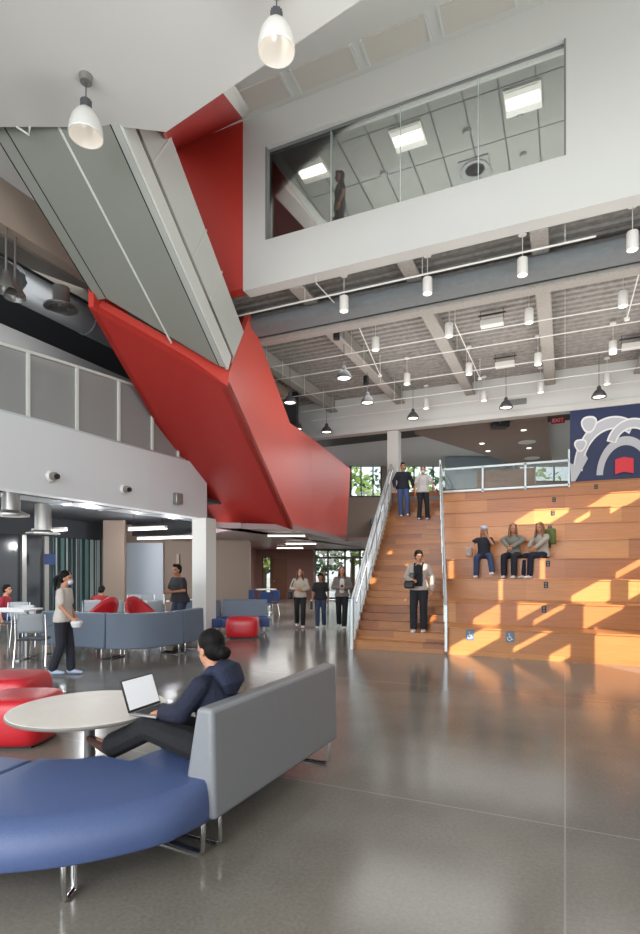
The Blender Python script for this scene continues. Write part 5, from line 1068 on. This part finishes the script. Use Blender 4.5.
bagthing('tote_bag', 'beige patterned bag behind the person in the cap', 'bag', Vector(PY(469, 553, YS4+.25)[:2]+(TH[4]+.17,)), (.2, .16, .3), mat('beige patterned bag', '#b59f92', .8, noise=.4, nscale=30))
# 11 man in black leaning
lc = on_floor(180, 12.6); fa = facing(-.6, -.8)
person('man in a black t-shirt leaning behind the sofa near the white column', lc, fa, 1.80, J=dict(ell=(-.26, .1, 1.12), wrl=(-.1, .3, 1.1), elr=(.27, .08, 1.12), wrr=(.06, .33, 1.10), knl=(-.1, .1, .49), knr=(.1, .12, .49)), top='#16171b', bot='#232b40', hair=('short', 'hair'), shoe='black', vox=.012, lean=(.12, 0), wide=1.5, fem=False, skin='skind')
p = loc2w(lc, fa, (.02, .42, 1.02)); wb = thing('water_bottle', 'steel water bottle held by the man in black', 'bottle', p); b = MB(); b.lathe([(0, -.13), (.036, -.13), (.036, .07), (.02, .1), (0, .1)], p, 14); b.build('body', M['alu'], wb, smooth=True); b = MB(); b.lathe([(0, .1), (.024, .1), (.024, .13), (0, .13)], p, 12); b.build('lid', M['black'], wb)
# 12 person behind the internal window
pz = ZB+.75; v = PZ(340, 171, pz+1.6); v2 = Vector((v.x, v.y, pz)); fa = facing(-1, -.15)
person('person in a dark shirt standing behind the internal window of the upper storey', v2, fa, 1.60, top='#33353a', bot='#3e4043', hair=('short', 'hair'), shoe='black', vox=.013, skin='skind')
# 13 person in red bent over at far table; 14-15 background
lc = on_floor(97, 13.95); fa = facing(.05, 1)
CH = .42
def sit2(**k):
    d_ = dict(hipc=(0, 0, .56), hpl=(-.09, .02, .55), hpr=(.09, .02, .55), knl=(-.1, .44, .52), knr=(.1, .44, .52), anl=(-.1, .46, .085), anr=(.1, .46, .085)); d_.update(k); return d_
person('person with black hair in a red top bent over the table beyond the sofa', lc, fa, 1.68, J=sit2(ell=(-.3, .32, .86), wrl=(-.12, .52, .82), elr=(.3, .32, .86), wrr=(.12, .52, .82)), top='#8f1f26', bot='#1c1e26', hair=('bun', 'hair'), sleeve='long', vox=.014, lean=(.45, 0), tilt=.4, shoe='black')
lc = on_floor(4, 13.2); fa = facing(1, .1)
person('person in a red shirt sitting far away at the left edge', lc, fa, 1.68, J=sit2(), top='#8c1c2c', bot='#2a3a6a', hair=('short', 'hair'), vox=.015, lean=(.1, 0), shoe='black')
# 16 foreground woman
lc = cw(-.66, 3.60, -.0); fa = facing(-.92, .38)
hx0 = .53
person('woman in a dark navy hooded jacket with hair in a bun, typing on a laptop', lc, fa, 1.69, J=dict(hipc=(0, 0, .52), hpl=(-.09, .03, .515), hpr=(.09, .03, .515), knl=(-.1, .50, .61), knr=(.12, .46, .58), anl=(-.08, .84, .44), anr=(.14, .50, .1), ell=(-.26, .12, .79), wrl=(-.1, .37, .725), elr=(.27, .10, .77), wrr=(.10, .36, .725)), top='#141a2e', bot='#101014', shoe='brown', hair=('bun', 'hair'), sleeve='long', vox=.008, loose=1.9, lean=(.10, 0), tilt=.28, yaw=-.25, feet=((-.2, .8, .5), (0, 1, -.1)), hands={'l': dict(d=(.15, .9, -.1), n=(0, 0, -1), t=(1, 0, 0), c=.45), 'r': dict(d=(-.15, .9, -.1), n=(0, 0, -1), t=(-1, 0, 0), c=.45)},
  extra=lambda t, j, g, H_: (lambda b: (b.loft([(j['neck']+Vector((0, -.04, .03)), .09, .06), (j['neck']+Vector((0, -.10, .0)), .13, .075), (j['neck']+Vector((0, -.14, -.07)), .12, .06), (j['neck']+Vector((0, -.13, -.14)), .06, .03)], (1, 0, 0), 16), b.cap(j['neck']+Vector((-.09, -.03, .01)), .035, j['neck']+Vector((-.05, .07, -.05)), .025), b.cap(j['neck']+Vector((.09, -.03, .01)), .035, j['neck']+Vector((.05, .07, -.05)), .025), remeshed(b, 'hood', [cloth('navy hood', '#1a2238')], t, .009, 2)))(MB()))
lp = loc2w(lc, fa, (0, .50, .70)); lt_ = thing('laptop', 'open laptop with a bright screen on the lap of the seated woman', 'laptop', lp, fa)
b = MB(); b.box((0, 0, 0), (.33, .23, .016)); b.build('base', M['alu'], lt_, local=True, bevel=.005)
b = MB()
for r_ in range(5):
    for k in range(12): b.box((-.132+k*.024, -.02+r_*.022, .0095), (.019, .017, .004))
b.build('keyboard', M['black'], lt_, local=True)
b = MB(); b.box((0, -.075, .009), (.1, .06, .002)); b.build('trackpad', M['greyp'], lt_, local=True)
Mt = Matrix.Translation((0, .115, .008)) @ Matrix.Rotation(-radians(20), 4, 'X')
b = MB(); b.box((0, 0, .11), (.33, .01, .225), 0, Mt); b.build('lid', M['black'], lt_, local=True, bevel=.003)
b = MB(); b.box((0, -.0065, .113), (.305, .002, .2), 0, Mt); b.build('screen', mat('lit laptop screen', '#e6e8ea', .3, emit='#e8ecf0', es=.2), lt_, local=True)
# ================================================================ CAMERA, LIGHT
cam = bpy.data.cameras.new('camera'); co = bpy.data.objects.new('camera', cam); COL.objects.link(co)
co.location = (0, 0, EYE); co.rotation_euler = (pi/2, 0, YAW); cam.sensor_width = 36; cam.sensor_fit = 'AUTO'
cam.lens = F/934*36; cam.shift_y = (HY-467)/934; cam.clip_end = 300; bpy.context.scene.camera = co
W_ = bpy.data.worlds.new('world'); bpy.context.scene.world = W_; W_.use_nodes = True; nt = W_.node_tree; bg_ = nt.nodes['Background']
sk = nt.nodes.new('ShaderNodeTexSky'); sk.sky_type = 'NISHITA'; sk.sun_disc = False; sk.sun_elevation = radians(35); sk.sun_rotation = radians(140); sk.air_density = 1; sk.dust_density = 2
mx = nt.nodes.new('ShaderNodeMix'); mx.data_type = 'RGBA'; mx.inputs['Factor'].default_value = .75; nt.links.new(sk.outputs[0], mx.inputs['A']); mx.inputs['B'].default_value = (3.2, 3.3, 3.5, 1)
nt.links.new(mx.outputs['Result'], bg_.inputs['Color']); bg_.inputs['Strength'].default_value = .6
sun = bpy.data.lights.new('sun', 'SUN'); sun.energy = 10; sun.angle = radians(.15); sun.color = (1, .9, .74); so = bpy.data.objects.new('sun', sun); COL.objects.link(so)
sd = Vector((-.62, .785, -.39)).normalized(); so.rotation_euler = sd.to_track_quat('-Z', 'Y').to_euler(); so.location = (9, -6, 9)
def area(name, loc, aim, sx, sy, e, col=(1, .99, .97)):  # unseen fill lamps added for brightness
    l = bpy.data.lights.new(name, 'AREA'); l.shape = 'RECTANGLE'; l.size = sx; l.size_y = sy; l.energy = e; l.color = col
    o = bpy.data.objects.new(name, l); COL.objects.link(o); o.location = loc; o.rotation_euler = (Vector(aim)-Vector(loc)).to_track_quat('-Z', 'Y').to_euler(); return o
area('right_fill', (8.6, -2, 6), (-3, 9, 3), 11, 6, 520, (.97, .98, 1))  # added area lamp standing in for daylight from the right
area('rear_fill', (-6, -7.5, 4.0), (-3, 8, 3.5), 9, 6, 640, (.95, .97, 1))  # added area lamp that brightens the hall from behind the viewer
area('bleacher_fill', (3, 12.5, 6.7), (3, 13, 0), 6, 4, 120)
area('stairs_fill', (-3.2, 13.5, 6.7), (-3.4, 13.5, 0), 3, 4, 90)
for i_, p_ in enumerate([(-10.2, 6.5), (-10.2, 9.5), (-10.2, 12.5), (-12.6, 7.5), (-12.8, 11), (-13.0, 14)]):
    pl = bpy.data.lights.new('lounge_fill', 'POINT'); pl.energy = 62; pl.shadow_soft_size = .06; pl.color = (.97, .98, 1); po = bpy.data.objects.new('lounge_fill', pl); COL.objects.link(po); po.location = (p_[0], p_[1], 2.55)  # added point lamps to brighten the lounge; no fixtures there
area('corridor_fill', (-11, 22, 2.72), (-11, 22, 0), 5, 7, 200)
area('level_two_fill', (-3, 23, 6.4), (-3, 23, 0), 8, 6, 260)
area('office_fill', (-1, 12.5, rc-.1), (-1, 12.5, 0), 6, 3, 150)
area('office_up', (-1, 12.5, ZB+1.0), (-1, 12.5, 20), 8, 4, 330)
area('balcony_fill', (-9.2, 7, 5.6), (-12, 8, 6.2), 2, 10, 130)
area('atrium_up', (1.5, 4.5, 2.6), (1.0, 6, 12), 6, 6, 300, (.97, 1, .98))
area('deck_up', (-1, 13.5, 5.0), (-1, 13.5, 12), 9, 5, 200, (.98, 1, .98))
area('lounge_up', (-10.5, 9, 1.2), (-10.5, 9, 4), 3, 8, 120)
area('fascia_fill', (-1.5, -3.5, 3.2), (-8.2, 9, 3.6), 4, 4, 330, (.9, .95, 1))  # added cool lamp to brighten the balcony front
vs_ = bpy.context.scene.view_settings; vs_.view_transform = 'Standard'; vs_.look = 'Medium High Contrast' if False else 'None'; vs_.exposure = .33

# small pieces move one level down, under the part they sit on
for ch, pa in (('reflector', 'shade'), ('socket', 'plate'), ('wheelchair_symbol', 'plate'), ('screen', 'lid'), ('keyboard', 'base'), ('trackpad', 'base'), ('door_handle', 'door_leaf'), ('front_pocket', 'body'), ('lens', 'shade'), ('pipe_clip', 'pipe'), ('diffuser', 'housing'), ('edge_band', 'table_top'), ('lid_rim', 'bowl')):
    for o in list(bpy.data.objects):
        if o.parent and o.parent.type == 'EMPTY' and o.name.split('.')[0] == ch:
            sib = [q for q in o.parent.children if q.name.split('.')[0] == pa and q is not o and q.location.length < 1e-6]
            if sib and o.location.length < 1e-6: o.parent = sib[0]
